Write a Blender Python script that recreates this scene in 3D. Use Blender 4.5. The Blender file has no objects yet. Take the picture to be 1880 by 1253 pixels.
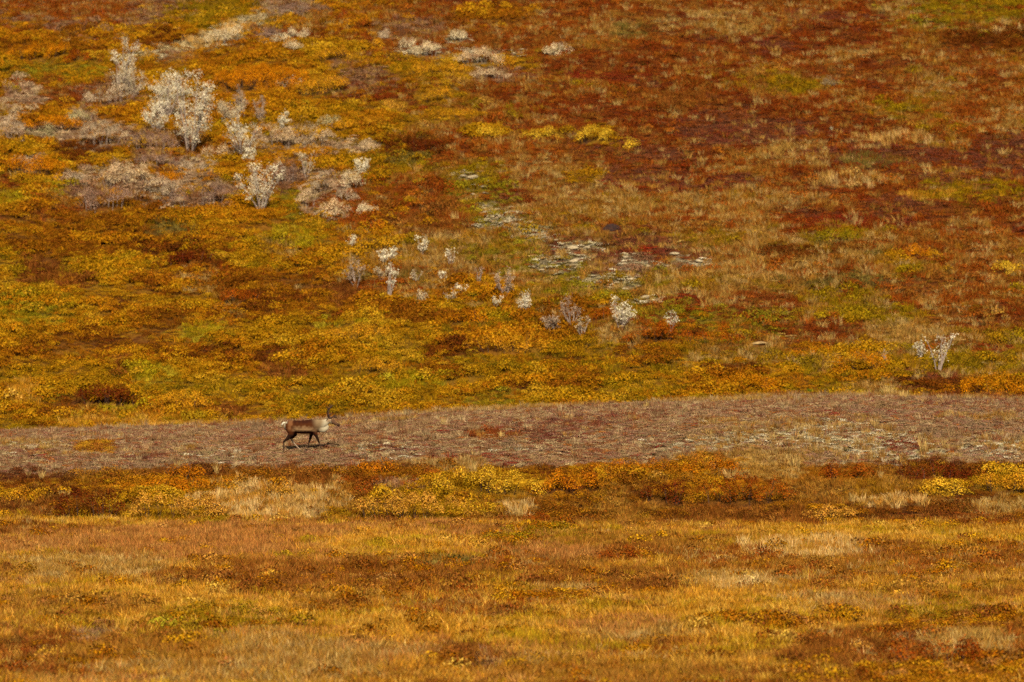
import bpy, bmesh, math, random
import numpy as np
from mathutils import Vector, Matrix

random.seed(7)
rng = np.random.default_rng(7)
S = bpy.context.scene
COL = S.collection

# ------------------------------------------------------------------ camera
CAM_Z, FPX, CX, CY = 9.0, 8000.0, 940.0, 626.5      # photo is 1880 x 1253
PITCH = math.atan(139.5 / FPX)                        # horizon lies at row 487
cam_d = bpy.data.cameras.new('camera')
cam = bpy.data.objects.new('camera', cam_d)
COL.objects.link(cam)
cam.location = (0, 0, CAM_Z)
cam.rotation_euler = (math.pi / 2 - PITCH, 0, 0)
cam_d.sensor_width = 36.0
cam_d.lens = FPX / 1880.0 * 36.0
cam_d.clip_start = 1.0
cam_d.clip_end = 5000.0
cam_d.dof.use_dof = True
cam_d.dof.focus_distance = 140.0
cam_d.dof.aperture_fstop = 1.1
S.camera = cam
S.cycles.use_denoising = False
S.cycles.max_bounces = 4
S.cycles.diffuse_bounces = 2
S.cycles.transmission_bounces = 3

# ------------------------------------------------------------------ sky, sun, exposure
SUN_EL, SUN_AZ = math.radians(50), math.radians(4)   # sun behind the camera, a little to its right
world = bpy.data.worlds.new('World')
S.world = world
world.use_nodes = True
wn = world.node_tree
bg = wn.nodes['Background']
sky = wn.nodes.new('ShaderNodeTexSky')
sky.sky_type = 'NISHITA'
sky.sun_disc = False
sky.sun_elevation = SUN_EL
sky.sun_rotation = math.pi - SUN_AZ
wn.links.new(sky.outputs[0], bg.inputs['Color'])
bg.inputs['Strength'].default_value = 0.05
sun_d = bpy.data.lights.new('sun', 'SUN')
sun_d.energy = 5.0
sun_d.angle = math.radians(0.5)
sun_d.color = (1.0, 0.95, 0.86)
sun = bpy.data.objects.new('sun', sun_d)
COL.objects.link(sun)
to_sun = Vector((math.sin(SUN_AZ) * math.cos(SUN_EL), -math.cos(SUN_AZ) * math.cos(SUN_EL), math.sin(SUN_EL)))
sun.rotation_euler = to_sun.to_track_quat('Z', 'Y').to_euler()
sun.location = (20, -20, 60)
S.view_settings.view_transform = 'Standard'
S.view_settings.look = 'None'
S.view_settings.exposure = 1.12
S.view_settings.gamma = 1.0
ALB = 0.62                                             # display colour -> surface colour

# ------------------------------------------------------------------ helpers
def lin(c):
    c = np.asarray(c, float) / 255.0
    return np.where(c <= 0.04045, c / 12.92, ((c + 0.055) / 1.055) ** 2.4)

def alb(c):
    return np.clip(lin(c) * ALB * np.array([1.0, 1.03, 1.0]), 0.002, 0.8)

def hash2(ix, iy, seed):
    h = (ix.astype(np.int64) * 374761393 + iy.astype(np.int64) * 668265263 + seed * 1442695041) & 0x7fffffff
    h = ((h ^ (h >> 13)) * 1274126177) & 0x7fffffff
    return ((h ^ (h >> 16)) & 0xffffff) / float(0xffffff)

def vnoise(x, y, seed=0):
    x = np.asarray(x, float); y = np.asarray(y, float)
    ix = np.floor(x); iy = np.floor(y)
    fx = x - ix; fy = y - iy
    fx = fx * fx * (3 - 2 * fx); fy = fy * fy * (3 - 2 * fy)
    a = hash2(ix, iy, seed); b = hash2(ix + 1, iy, seed)
    c = hash2(ix, iy + 1, seed); d = hash2(ix + 1, iy + 1, seed)
    return (a + (b - a) * fx) * (1 - fy) + (c + (d - c) * fx) * fy      # 0..1

def fbm(x, y, seed=0, oct=3):
    s = 0; a = 0.5; n = 0
    for o in range(oct):
        s = s + a * vnoise(x * 2 ** o + 17.3 * o, y * 2 ** o + 9.1 * o, seed + o); n += a; a *= 0.55
    return s / n

def sstep(a, b, x):
    t = np.clip((x - a) / (b - a), 0, 1)
    return t * t * (3 - 2 * t)

# ------------------------------------------------------------------ the lie of the land
XK = np.array([-60, -20, -12, -8, -3, 5.5, 11.5, 20, 60.0])            # across, metres
ZC = CAM_Z - 0.14 + np.array([-7.2, -6.46, -6.22, -6.04, -5.70, -5.33, -5.05, -5.18, -6.2])   # crest of the heath ridge
ZT = CAM_Z + np.array([-7.9, -7.82, -7.75, -7.45, -7.36, -7.28, -7.25, -7.35, -7.6])   # top of the bank
ZH = CAM_Z + np.array([-7.9, -7.75, -7.5, -7.1, -6.7, -6.3, -6.1, -6.2, -6.5])         # foot of the hill

def height(x, y):
    x = np.asarray(x, float); y = np.asarray(y, float)
    flat = 0.0 + 0.10 * (fbm(x / 6, y / 9, 3) - 0.5) * 2 + 0.25 * (fbm(x / 25, y / 30, 4) - 0.5)
    zt = np.interp(x, XK, ZT) + 0.10 * (fbm(x / 4, y / 4, 5) - 0.5)
    zc = np.interp(x, XK, ZC); zh = np.interp(x, XK, ZH)
    yb = 150.0 + 1.2 * np.sin(x * 0.21 + 1.0) + 0.8 * (fbm(x / 5, x * 0 + 2.2, 6) - 0.5)
    yt, yc = 157.0, 172.0
    s = (y - yt) / (yc - yt)
    bench = zt + (zc - zt) * (1 - np.clip(1 - s, 0, 1) ** 3.2)
    bench = np.where(y < yt, zt - (yt - y) * 0.06, bench)
    w = sstep(0, 1, (y - yb) / (yt - yb + 0.3))
    near = flat * (1 - w) + bench * w + w * (1 - w) * 0.3 * (fbm(x / 2.2, y / 2, 8) - 0.5)
    near = np.where(y > 172, zc - (y - 172) ** 2 * 0.016, near)
    t = y - 186
    hill = zh + 0.30 * np.maximum(t, 0) + 0.16 * np.minimum(t, 0)
    hill = hill + 2.2 * (fbm(x / 28, y / 34, 11) - 0.5) * sstep(190, 225, y) \
        + 0.75 * (fbm(x / 8, y / 9, 12) - 0.5) * sstep(187, 200, y) + 0.60 * (fbm(x / 2.4, y / 2.0, 13, 2) - 0.5) * sstep(185, 192, y)
    hill = np.where(y > 330, np.minimum(hill, hill * 0 + 48 + 0.05 * (y - 330)), hill)
    k = 0.5
    z = np.maximum(near, hill) + np.where(y > 165, 0.25 * k * np.maximum(k - np.abs(near - hill), 0) ** 2 / k ** 2, 0)
    return z

SP, CP = math.sin(PITCH), math.cos(PITCH)
def project(x, y, z):
    zz = z - CAM_Z
    dep = y * CP - zz * SP
    up = y * SP + zz * CP
    return CX + FPX * x / dep, CY - FPX * up / dep

YS = np.concatenate([np.arange(70, 330, 0.15)])
def at(px, py):
    """the point of the ground that photo pixel (px, py) looks at"""
    dx, dv = (px - CX) / FPX, (CY - py) / FPX
    ry = CP - dv * (-SP) * -1 if False else CP + dv * SP
    rz = -SP + dv * CP
    t = YS / ry
    X, Z = dx * t, CAM_Z + rz * t
    g = height(X, YS)
    hit = np.nonzero(Z < g)[0]
    i = hit[0] if len(hit) else len(YS) - 1
    return Vector((float(X[i]), float(YS[i]), float(g[i])))

# ------------------------------------------------------------------ what grows where (photo boxes x0, y0, x1, y1)
PAL = {
    'straw':  [(176, 132, 60), (152, 106, 44), (188, 150, 84), (160, 110, 40)],
    'pale':   [(206, 160, 88), (190, 142, 68), (214, 174, 106), (184, 124, 44)],
    'gold':   [(204, 144, 42), (184, 122, 28), (214, 160, 62), (170, 112, 22), (176, 136, 24)],
    'pink':   [(178, 114, 50), (164, 100, 46), (188, 128, 62), (150, 92, 42)],
    'tan':    [(160, 104, 34), (142, 86, 26), (170, 118, 44), (150, 100, 20)],
    'brown':  [(138, 76, 24), (116, 58, 18), (152, 90, 32), (104, 50, 18)],
    'rust':   [(146, 66, 16), (126, 50, 12), (152, 78, 20), (132, 74, 24)],
    'red':    [(120, 40, 12), (104, 30, 10), (134, 58, 16), (116, 50, 20)],
    'crim':   [(128, 22, 16), (112, 16, 20), (120, 34, 14)],
    'plum':   [(110, 44, 34), (98, 52, 40), (124, 62, 36)],
    'mauve':  [(142, 98, 70), (116, 76, 54), (156, 112, 78), (116, 68, 40)],
    'grey':   [(182, 146, 108), (152, 114, 84), (198, 164, 120)],
    'bo':     [(178, 112, 12), (162, 95, 8), (187, 128, 18), (150, 85, 8)],
    'by':     [(190, 138, 26), (174, 120, 14), (165, 110, 8), (152, 106, 12)],
    'br':     [(138, 78, 10), (120, 62, 8), (150, 92, 10)],
    'bd':     [(100, 42, 8), (84, 34, 8), (118, 56, 8)],  # dark rust birch; also paints shade into hollows and under shrub edges
    'olive':  [(136, 104, 8), (150, 116, 12), (122, 94, 14), (158, 112, 8)],
    'green':  [(138, 120, 18), (152, 134, 28), (126, 110, 22), (150, 116, 20)],
    'yg':     [(166, 138, 18), (152, 126, 16), (176, 150, 34)],
    'moss':   [(104, 88, 34), (118, 100, 44), (92, 78, 30), (110, 70, 26)],
    'bench':  [(156, 120, 76), (132, 92, 58), (182, 150, 102), (140, 82, 44), (166, 128, 82), (140, 108, 74)],
    'lich':   [(196, 174, 130), (176, 152, 112), (214, 194, 154), (160, 140, 84)],
}
PAL['track'] = [(206, 178, 124), (190, 160, 104), (214, 192, 146)]
KINDS = list(PAL)
KI = {k: i for i, k in enumerate(KINDS)}
# species share per kind: grass, leafy, heath, lichen
SPECIES = {
    'straw': (.85, 0, .15, 0), 'pale': (.92, .08, 0, 0), 'gold': (.9, .1, 0, 0), 'pink': (.96, .04, 0, 0), 'tan': (.76, .16, .08, 0),
    'brown': (.62, .24, .14, 0), 'rust': (.35, .15, .5, 0), 'red': (.15, .05, .8, 0), 'crim': (.08, 0, .92, 0), 'plum': (.15, 0, .85, 0),
    'mauve': (.25, .1, .65, 0), 'grey': (.2, .5, .3, 0), 'bo': (.06, .94, 0, 0), 'by': (.06, .94, 0, 0), 'br': (.08, .8, .12, 0),
    'bd': (.06, .8, .14, 0), 'olive': (.45, .5, .05, 0), 'green': (.65, .3, .05, 0), 'yg': (.6, .4, 0, 0), 'moss': (.4, .2, .4, 0),
    'track': (.55, 0, .1, .35), 'bench': (.16, 0, .71, .13), 'lich': (.12, 0, .2, .68),
}
PATCH = [
    # upper left slope
    ('mauve', 0, -30, 330, 62), ('rust', 0, -20, 260, 40), ('olive', 330, -10, 470, 62), ('yg', 500, -12, 600, 8),
    ('bo', -30, 66, 120, 112), ('br', 100, 78, 190, 120), ('br', -20, 78, 70, 100), ('by', 60, 98, 215, 136), ('green', 0, 118, 190, 152), ('bo', 200, 50, 380, 100),
    ('bd', 250, 58, 330, 88), ('track', 230, 93, 322, 114), ('track', 286, 83, 362, 104), ('track', 330, 69, 410, 95), ('track', 375, 49, 450, 81), ('track', 415, 31, 495, 61), ('track', 460, 11, 540, 43), ('track', 505, -7, 595, 21), ('mauve', 300, 98, 360, 118), ('pale', 345, 60, 420, 92),
    ('lich', 405, 36, 480, 58), ('pale', 400, 44, 470, 66), ('mauve', 490, 2, 600, 40), ('straw', 500, 28, 640, 58), ('mauve', 465, 56, 525, 72), ('red', 540, 60, 640, 86), ('lich', 482, 66, 545, 90),
    ('moss', 520, 90, 570, 112), ('bo', 350, 92, 610, 178), ('bo', 380, 150, 660, 205), ('by', 555, 84, 670, 118), ('by', 540, 130, 640, 168), ('olive', 560, 150, 640, 180),
    ('mauve', 600, 105, 720, 175), ('bo', 640, 96, 720, 125), ('yg', 515, 186, 565, 206), ('rust', -20, 150, 160, 205), ('red', 90, 170, 200, 200), ('grey', 0, 160, 70, 210),
    ('bo', 38, 192, 165, 246), ('br', 60, 215, 130, 250), ('grey', -20, 216, 50, 262), ('grey', 40, 232, 125, 258), ('bo', 185, 196, 270, 232),
    ('mauve', 150, 150, 262, 196), ('grey', 120, 203, 186, 228), ('grey', 110, 225, 250, 275), ('mauve', 225, 240, 340, 285), ('bo', -20, 262, 135, 326), ('by', 0, 270, 90, 300),
    ('bd', 120, 262, 230, 300), ('grey', 28, 290, 80, 312), ('by', 170, 286, 245, 308), ('mauve', 240, 282, 330, 306), ('grey', 160, 306, 290, 352), ('bo', 270, 305, 385, 340),
    ('grey', 300, 290, 420, 320), ('yg', 84, 338, 168, 364), ('grey', 110, 318, 175, 340), ('mauve', 125, 335, 260, 392), ('yg', -20, 358, 56, 382), ('red', -20, 318, 70, 345),
    ('grey', 250, 330, 440, 388), ('mauve', 330, 350, 445, 392), ('bo', 400, 300, 440, 328), ('grey', 470, 228, 640, 290), ('bo', 495, 274, 600, 296), ('by', 500, 200, 720, 250),
    ('mauve', 500, 296, 570, 350), ('grey', 560, 318, 640, 360), ('green', 505, 345, 575, 400), ('grey', 545, 345, 660, 400), ('red', 575, 355, 620, 385),
    ('br', 170, 370, 330, 425), ('bo', 360, 380, 530, 425), ('rust', 60, 372, 180, 420), ('bo', 170, 384, 260, 402), ('moss', 262, 412, 352, 440), ('olive', 640, 280, 800, 320), ('rust', 600, 330, 830, 420),
    # lower left slope
    ('br', -20, 400, 260, 480), ('bo', 0, 415, 120, 432), ('bo', 120, 430, 240, 452), ('bd', 235, 450, 420, 488), ('brown', 20, 478, 110, 520), ('yg', 496, 418, 582, 458),
    ('straw', 480, 440, 552, 492), ('brown', 100, 505, 160, 530), ('straw', 340, 512, 432, 548), ('br', 430, 500, 650, 560), ('bd', 440, 535, 560, 560), ('green', 0, 548, 140, 605),
    ('by', 300, 545, 420, 570), ('br', 240, 575, 350, 610), ('straw', 390, 565, 440, 600), ('yg', 320, 600, 400, 625), ('yg', 580, 590, 700, 612), ('by', 440, 600, 640, 640),
    ('bd', 480, 642, 538, 662), ('brown', 496, 664, 560, 704), ('brown', 200, 655, 238, 684), ('br', 60, 620, 140, 640), ('yg', 240, 675, 330, 715), ('by', 120, 690, 260, 730), ('green', 56, 712, 112, 738),
    ('bd', 120, 728, 256, 752), ('br', 60, 738, 200, 770), ('gold', 110, 752, 400, 786), ('yg', 200, 744, 260, 768), ('gold', 20, 710, 70, 745), ('bo', 240, 735, 450, 765), ('brown', 380, 750, 440, 772),  # the leading dark birch box paints the shade below the overhanging shrubs
    # centre slope
    ('rust', 640, 20, 860, 110), ('mauve', 690, 34, 800, 70), ('bo', 850, 12, 990, 60), ('rust', 840, 40, 1060, 110), ('by', 616, 78, 668, 112), ('lich', 735, 84, 820, 108), ('lich', 820, 60, 868, 80),
    ('lich', 815, 92, 950, 125), ('lich', 995, 88, 1052, 104), ('by', 740, 110, 880, 146), ('by', 895, 104, 988, 132), ('mauve', 860, 128, 960, 152), ('red', 1000, 92, 1250, 150), ('crim', 1042, 134, 1170, 156),
    ('straw', 1070, 32, 1220, 62), ('moss', 1130, 50, 1205, 70), ('red', 620, 150, 820, 205), ('by', 770, 152, 840, 190), ('by', 688, 186, 756, 208), ('by', 770, 206, 884, 224), ('bo', 620, 205, 720, 250),
    ('by', 860, 234, 936, 256), ('by', 955, 246, 1036, 260), ('by', 1045, 228, 1130, 270), ('by', 1140, 264, 1180, 280), ('red', 880, 158, 1250, 225), ('brown', 1180, 170, 1320, 205), ('bd', 690, 258, 820, 292),
    ('grey', 628, 256, 694, 288), ('moss', 700, 288, 800, 312), ('rust', 820, 262, 1100, 310), ('straw', 900, 296, 1060, 345), ('plum', 1060, 310, 1260, 352), ('by', 1030, 318, 1110, 340), ('crim', 1100, 335, 1200, 352),
    ('straw', 950, 345, 1260, 400), ('olive', 820, 300, 920, 350), ('lich', 832, 320, 884, 334), ('lich', 870, 338, 904, 350), ('green', 830, 330, 930, 378), ('lich', 878, 372, 905, 386),
    ('green', 880, 372, 970, 425), ('lich', 885, 384, 960, 420), ('lich', 930, 412, 1020, 442), ('brown', 720, 395, 860, 440), ('straw', 640, 430, 900, 500), ('straw', 620, 500, 860, 545), ('green', 860, 440, 1010, 500), ('moss', 690, 500, 790, 530),
    ('rust', 620, 515, 780, 545), ('brown', 600, 520, 660, 560), ('green', 860, 535, 915, 562), ('bo', 780, 510, 960, 560), ('plum', 1000, 430, 1260, 500), ('green', 960, 470, 1080, 510), ('moss', 1080, 445, 1140, 462), ('crim', 1165, 460, 1215, 480),
    ('mauve', 1090, 475, 1230, 510), ('green', 1000, 505, 1220, 570), ('lich', 1020, 445, 1110, 466), ('lich', 1040, 470, 1080, 486), ('lich', 1130, 466, 1180, 496), ('lich', 1180, 476, 1320, 492),
    ('lich', 980, 470, 1060, 498), ('lich', 1050, 500, 1140, 530), ('lich', 1120, 510, 1180, 535), ('lich', 1160, 540, 1210, 556), ('lich', 1230, 465, 1260, 476), ('crim', 1210, 540, 1300, 566), ('red', 1200, 560, 1290, 580),
    ('green', 1100, 560, 1300, 600), ('bo', 1080, 560, 1130, 590), ('br', 970, 560, 1100, 620), ('bo', 1170, 588, 1370, 640), ('bd', 1220, 596, 1290, 624), ('br', 1120, 600, 1260, 640), ('straw', 1080, 600, 1180, 640),
    ('br', 620, 556, 800, 585), ('by', 620, 580, 780, 620), ('br', 720, 575, 870, 596), ('by', 640, 655, 740, 690), ('bo', 820, 610, 1000, 650), ('bd', 780, 632, 905, 654), ('br', 760, 665, 860, 690),
    ('yg', 700, 690, 820, 715), ('green', 850, 718, 965, 748), ('by', 960, 715, 1080, 745), ('bd', 990, 655, 1060, 672), ('br', 1000, 690, 1100, 720), ('by', 620, 720, 760, 750), ('br', 1120, 640, 1240, 670),
    # right slope
    ('straw', 1230, 20, 1410, 66), ('plum', 1440, 22, 1580, 56), ('red', 1450, 44, 1620, 92), ('crim', 1555, 76, 1630, 90), ('green', 1640, -40, 1940, 62), ('olive', 1700, -10, 1900, 40), ('straw', 1600, 8, 1700, 30), ('pale', 1800, 48, 1900, 66), ('bd', 1715, 54, 1930, 94),
    ('red', 1240, 82, 1370, 155), ('straw', 1520, 88, 1610, 108), ('red', 1590, 116, 1710, 134), ('straw', 1670, 128, 1770, 164), ('red', 1360, 178, 1570, 228), ('olive', 1420, 145, 1510, 172), ('olive', 1610, 192, 1710, 214),
    ('plum', 1260, 225, 1520, 265), ('red', 1500, 212, 1720, 250), ('pale', 1580, 250, 1720, 268), ('straw', 1400, 270, 1540, 305), ('plum', 1510, 266, 1740, 305), ('moss', 1555, 288, 1645, 308), ('plum', 1770, 240, 1930, 325), ('rust', 1740, 170, 1900, 230), ('straw', 1820, 205, 1900, 236),
    ('plum', 1262, 324, 1416, 348), ('red', 1400, 302, 1540, 326), ('pale', 1490, 322, 1620, 348), ('plum', 1680, 310, 1880, 345), ('olive', 1690, 335, 1900, 372), ('gold', 1660, 352, 1760, 366), ('crim', 1510, 400, 1660, 418), ('straw', 1260, 350, 1480, 400),
    ('olive', 1485, 418, 1592, 446), ('moss', 1500, 440, 1580, 456), ('bd', 1395, 455, 1570, 474), ('moss', 1590, 460, 1680, 480), ('bo', 1645, 460, 1720, 478), ('by', 1595, 476, 1660, 492), ('rust', 1600, 430, 1900, 480), ('by', 1818, 496, 1880, 510), ('straw', 1300, 470, 1440, 520),
    ('moss', 1450, 508, 1720, 530), ('olive', 1455, 532, 1610, 564), ('red', 1325, 540, 1480, 584), ('rust', 1620, 500, 1900, 600), ('red', 1780, 560, 1900, 620), ('olive', 1480, 566, 1700, 596), ('green', 1240, 572, 1460, 626),
    ('red', 1430, 594, 1596, 616), ('red', 1450, 614, 1600, 640), ('straw', 1590, 590, 1720, 640), ('bo', 1440, 632, 1545, 662), ('by', 1520, 642, 1645, 688), ('olive', 1640, 640, 1900, 695), ('straw', 1250, 640, 1420, 690), ('crim', 1765, 632, 1860, 648),
    ('bo', 1240, 688, 1490, 728), ('bd', 1300, 672, 1400, 690), ('plum', 1640, 682, 1770, 716), ('bo', 1740, 696, 1930, 728), ('bd', 1600, 700, 1760, 722), ('straw', 1515, 704, 1680, 734), ('brown', 1700, 718, 1900, 736),
    # heath ridge
    ('crim', 780, 834, 960, 852), ('crim', 1595, 806, 1690, 832), ('bo', 130, 812, 196, 832), ('plum', 220, 832, 300, 844), ('crim', 400, 780, 480, 796), ('lich', 640, 816, 780, 838), ('lich', 1500, 806, 1600, 830), ('lich', 1780, 800, 1890, 836),
    ('lich', 360, 826, 480, 850), ('lich', 0, 828, 60, 840), ('lich', 860, 820, 1000, 832), ('rust', 860, 790, 960, 806), ('bo', 1780, 748, 1840, 764), ('yg', 1830, 756, 1880, 766), ('pale', 1480, 764, 1560, 778), ('lich', 1180, 800, 1420, 826), ('lich', 1680, 780, 1800, 800), ('straw', 1260, 830, 1480, 856), ('straw', 700, 845, 900, 872),
    # bank
    ('bd', -20, 872, 150, 910), ('by', -20, 900, 44, 922), ('brown', 0, 915, 110, 958), ('br', 170, 868, 480, 906), ('bo', 180, 886, 460, 906), ('bd', 90, 900, 260, 958), ('by', 200, 900, 425, 956), ('pale', 370, 888, 650, 962), ('by', 490, 895, 535, 915), ('brown', 470, 860, 640, 895), ('rust', 620, 860, 800, 920),
    ('br', 650, 855, 790, 880), ('mauve', 680, 880, 790, 905), ('by', 615, 915, 910, 962), ('by', 780, 870, 1010, 915), ('bo', 990, 872, 1115, 912), ('bd', 1000, 890, 1100, 906), ('pale', 925, 922, 985, 952), ('br', 955, 938, 1050, 966), ('bo', 1060, 850, 1250, 875), ('tan', 1100, 905, 1200, 970), ('bd', 1175, 886, 1275, 928),
    ('bo', 1240, 842, 1380, 872), ('straw', 1320, 850, 1480, 880), ('br', 1180, 882, 1470, 932), ('bo', 1220, 886, 1440, 916), ('tan', 1440, 870, 1700, 930), ('br', 1480, 852, 1620, 882), ('bd', 1620, 850, 1830, 882), ('by', 1695, 884, 1790, 912), ('by', 1790, 872, 1930, 908), ('pale', 1580, 912, 1710, 934), ('bo', 1465, 932, 1590, 956),
    ('brown', 1250, 930, 1480, 970), ('brown', 1600, 930, 1900, 985), ('red', 1395, 966, 1445, 984), ('red', 1620, 945, 1880, 980), ('straw', 1760, 918, 1900, 945),
    # meadow
    ('gold', -20, 952, 680, 974), ('olive', 300, 955, 480, 968), ('brown', -20, 968, 210, 988), ('brown', 230, 976, 320, 988), ('pink', -20, 980, 640, 1030), ('pink', 250, 965, 920, 1030), ('gold', 560, 985, 900, 1030), ('olive', 910, 978, 1100, 1012), ('tan', 1000, 985, 1300, 1020), ('brown', 1085, 1008, 1200, 1038), ('gold', 1360, 968, 1900, 1010),
    ('pale', 1360, 996, 1620, 1030), ('pink', 960, 1005, 1110, 1030), ('brown', 1560, 1000, 1700, 1030), ('rust', 1240, 1012, 1430, 1046), ('tan', 1400, 1030, 1900, 1070), ('brown', 180, 1044, 900, 1096), ('moss', 700, 1018, 880, 1050), ('straw', 20, 1025, 320, 1070), ('brown', 950, 1060, 1260, 1100), ('rust', 1420, 1050, 1580, 1082), ('rust', 1560, 1020, 1900, 1062),
    ('straw', 1250, 1060, 1450, 1090), ('rust', 950, 1095, 1070, 1115), ('gold', 0, 1080, 460, 1165), ('green', 250, 1145, 470, 1180), ('olive', 300, 1130, 620, 1165), ('tan', 0, 1095, 260, 1150), ('green', 860, 1160, 1000, 1200), ('gold', 600, 1115, 1200, 1180), ('rust', 700, 1100, 1000, 1140), ('brown', -20, 1165, 320, 1225), ('red', -20, 1180, 140, 1225), ('mauve', 130, 1160, 220, 1185),
    ('straw', 300, 1185, 700, 1260), ('tan', 120, 1185, 420, 1230), ('gold', 1180, 1100, 1500, 1200), ('pink', 1050, 1140, 1250, 1175), ('olive', 1650, 1110, 1830, 1150), ('bd', 1740, 1130, 1790, 1148), ('bo', 1600, 1140, 1900, 1166), ('bo', 1300, 1138, 1620, 1156), ('mauve', 1640, 1165, 1780, 1190), ('straw', 1700, 1165, 1860, 1210), ('brown', 1450, 1185, 1720, 1240),
    ('red', 1560, 1190, 1650, 1220), ('bd', 1650, 1210, 1900, 1240), ('bo', 1580, 1225, 1900, 1270), ('brown', 800, 1190, 940, 1230), ('rust', 1080, 1195, 1260, 1225), ('mauve', 880, 1200, 900, 1240), ('green', 1250, 1230, 1340, 1260), ('tan', 900, 1225, 1300, 1265), ('rust', 0, 1225, 200, 1260), ('straw', 960, 1085, 1080, 1098), ('pale', 1320, 1075, 1420, 1090), ('bo', 940, 1095, 1100, 1115), ('straw', 1060, 1160, 1280, 1185),
]

def base_kind(px, py, x, y):
    n1 = fbm(x / 10, y / 8, 21); n2 = fbm(x / 3.8, y / 2.6, 22); n3 = rng.random(len(x))
    k = np.full(len(x), KI['rust'])
    # hillside, right: straw and red streaks
    q = n1 * 0.55 + n2 * 0.45 + (n3 - 0.5) * 0.16
    def pick(q, table):
        r = np.full(len(q), KI[table[-1][1]])
        done = np.zeros(len(q), bool)
        for lim, kk in table:
            m = (~done) & (q < lim); r[m] = KI[kk]; done |= m
        return r
    right = pick(q, [(.34, 'plum'), (.46, 'red'), (.58, 'rust'), (.60, 'straw'), (.65, 'tan'), (.68, 'olive'), (2, 'rust')])
    right2 = pick(q, [(.36, 'red'), (.47, 'rust'), (.57, 'straw'), (.62, 'tan'), (.70, 'olive'), (2, 'straw')])
    right = np.where(py + (n2 - 0.5) * 80 > 430, right2, right)
    left = pick(q, [(.34, 'br'), (.42, 'rust'), (.52, 'bo'), (.60, 'by'), (.66, 'olive'), (2, 'bo')])
    low = pick(q, [(.32, 'br'), (.37, 'bd'), (.48, 'bo'), (.60, 'by'), (.67, 'olive'), (2, 'bo')])
    line = np.interp(px, [-200, 0, 560, 900, 1250, 1500, 2100], [440, 480, 540, 570, 640, 690, 720])
    k = np.where(px + (n2 - 0.5) * 300 < 760, left, right)
    k = np.where(py + (n2 - 0.5) * 40 > line, low, k)
    be = pick(q, [(.25, 'plum'), (.60, 'bench'), (.64, 'straw'), (.70, 'lich'), (2, 'bench')])
    bank = pick(q, [(.36, 'bd'), (.46, 'br'), (.56, 'tan'), (.66, 'bo'), (2, 'straw')])
    mead = pick(q, [(.34, 'rust'), (.43, 'brown'), (.52, 'tan'), (.62, 'gold'), (.68, 'pink'), (2, 'straw')])
    edge = np.interp(px, [-200, 0, 350, 600, 900, 1250, 1880, 2100], [880, 880, 868, 866, 862, 856, 850, 850]) + (n2 - 0.5) * 26
    k = np.where(y < 176, be, k)
    k = np.where((y < 163) & (py > edge), bank, k)
    k = np.where((py > 960 + (n2 - 0.5) * 14) & (y < 160), mead, k)
    return k

def classify(x, y):
    z = height(x, y)
    px, py = project(x, y, z)
    w1 = (fbm(x / 1.7, y / 2.3, 31) - 0.5); w2 = (fbm(x / 1.3, y / 2.0, 32) - 0.5)
    wx = px + w1 * 46; wy = py + w2 * 16
    k = base_kind(px, py, x, y)
    nz = fbm(x / 0.9, y / 1.3, 33, 2) - 0.5
    rj = rng.random(len(x))
    hidden = (y > 174) & (y < 186)
    for kind, x0, y0, x1, y1 in PATCH:
        near = y1 > 800
        cx, cy, rx, ry = (x0 + x1) / 2, (y0 + y1) / 2, (x1 - x0) / 2 * 1.06, (y1 - y0) / 2 * 1.12
        d = ((wx - cx) / rx) ** 2 + ((wy - cy) / ry) ** 2
        m = d < 1.0 + nz * 1.3 + (rng.random(len(x)) - 0.5) * 1.0
        m &= rng.random(len(x)) < {'lich': .66, 'pale': .5, 'green': .5, 'yg': .55, 'olive': .7, 'moss': .6, 'crim': .8, 'plum': .7, 'grey': .75, 'bd': .75, 'red': .75}.get(kind, .88)
        if kind == 'pale' and near: m |= (d < 0.8) & (rng.random(len(x)) < 0.5)
        if kind in ('straw', 'pale') and not near: m &= rng.random(len(x)) < 0.55
        if kind == 'crim' and near: m &= rng.random(len(x)) < 0.5
        if kind == 'lich' and near: m &= rng.random(len(x)) < 0.45
        m &= (y < 177) if near else (y > 173)
        k[m] = KI[kind]
    return z, px, py, k

# ------------------------------------------------------------------ materials
def nt(mat):
    mat.use_nodes = True
    t = mat.node_tree
    t.nodes.clear()
    return t, t.nodes.new('ShaderNodeOutputMaterial')

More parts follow.
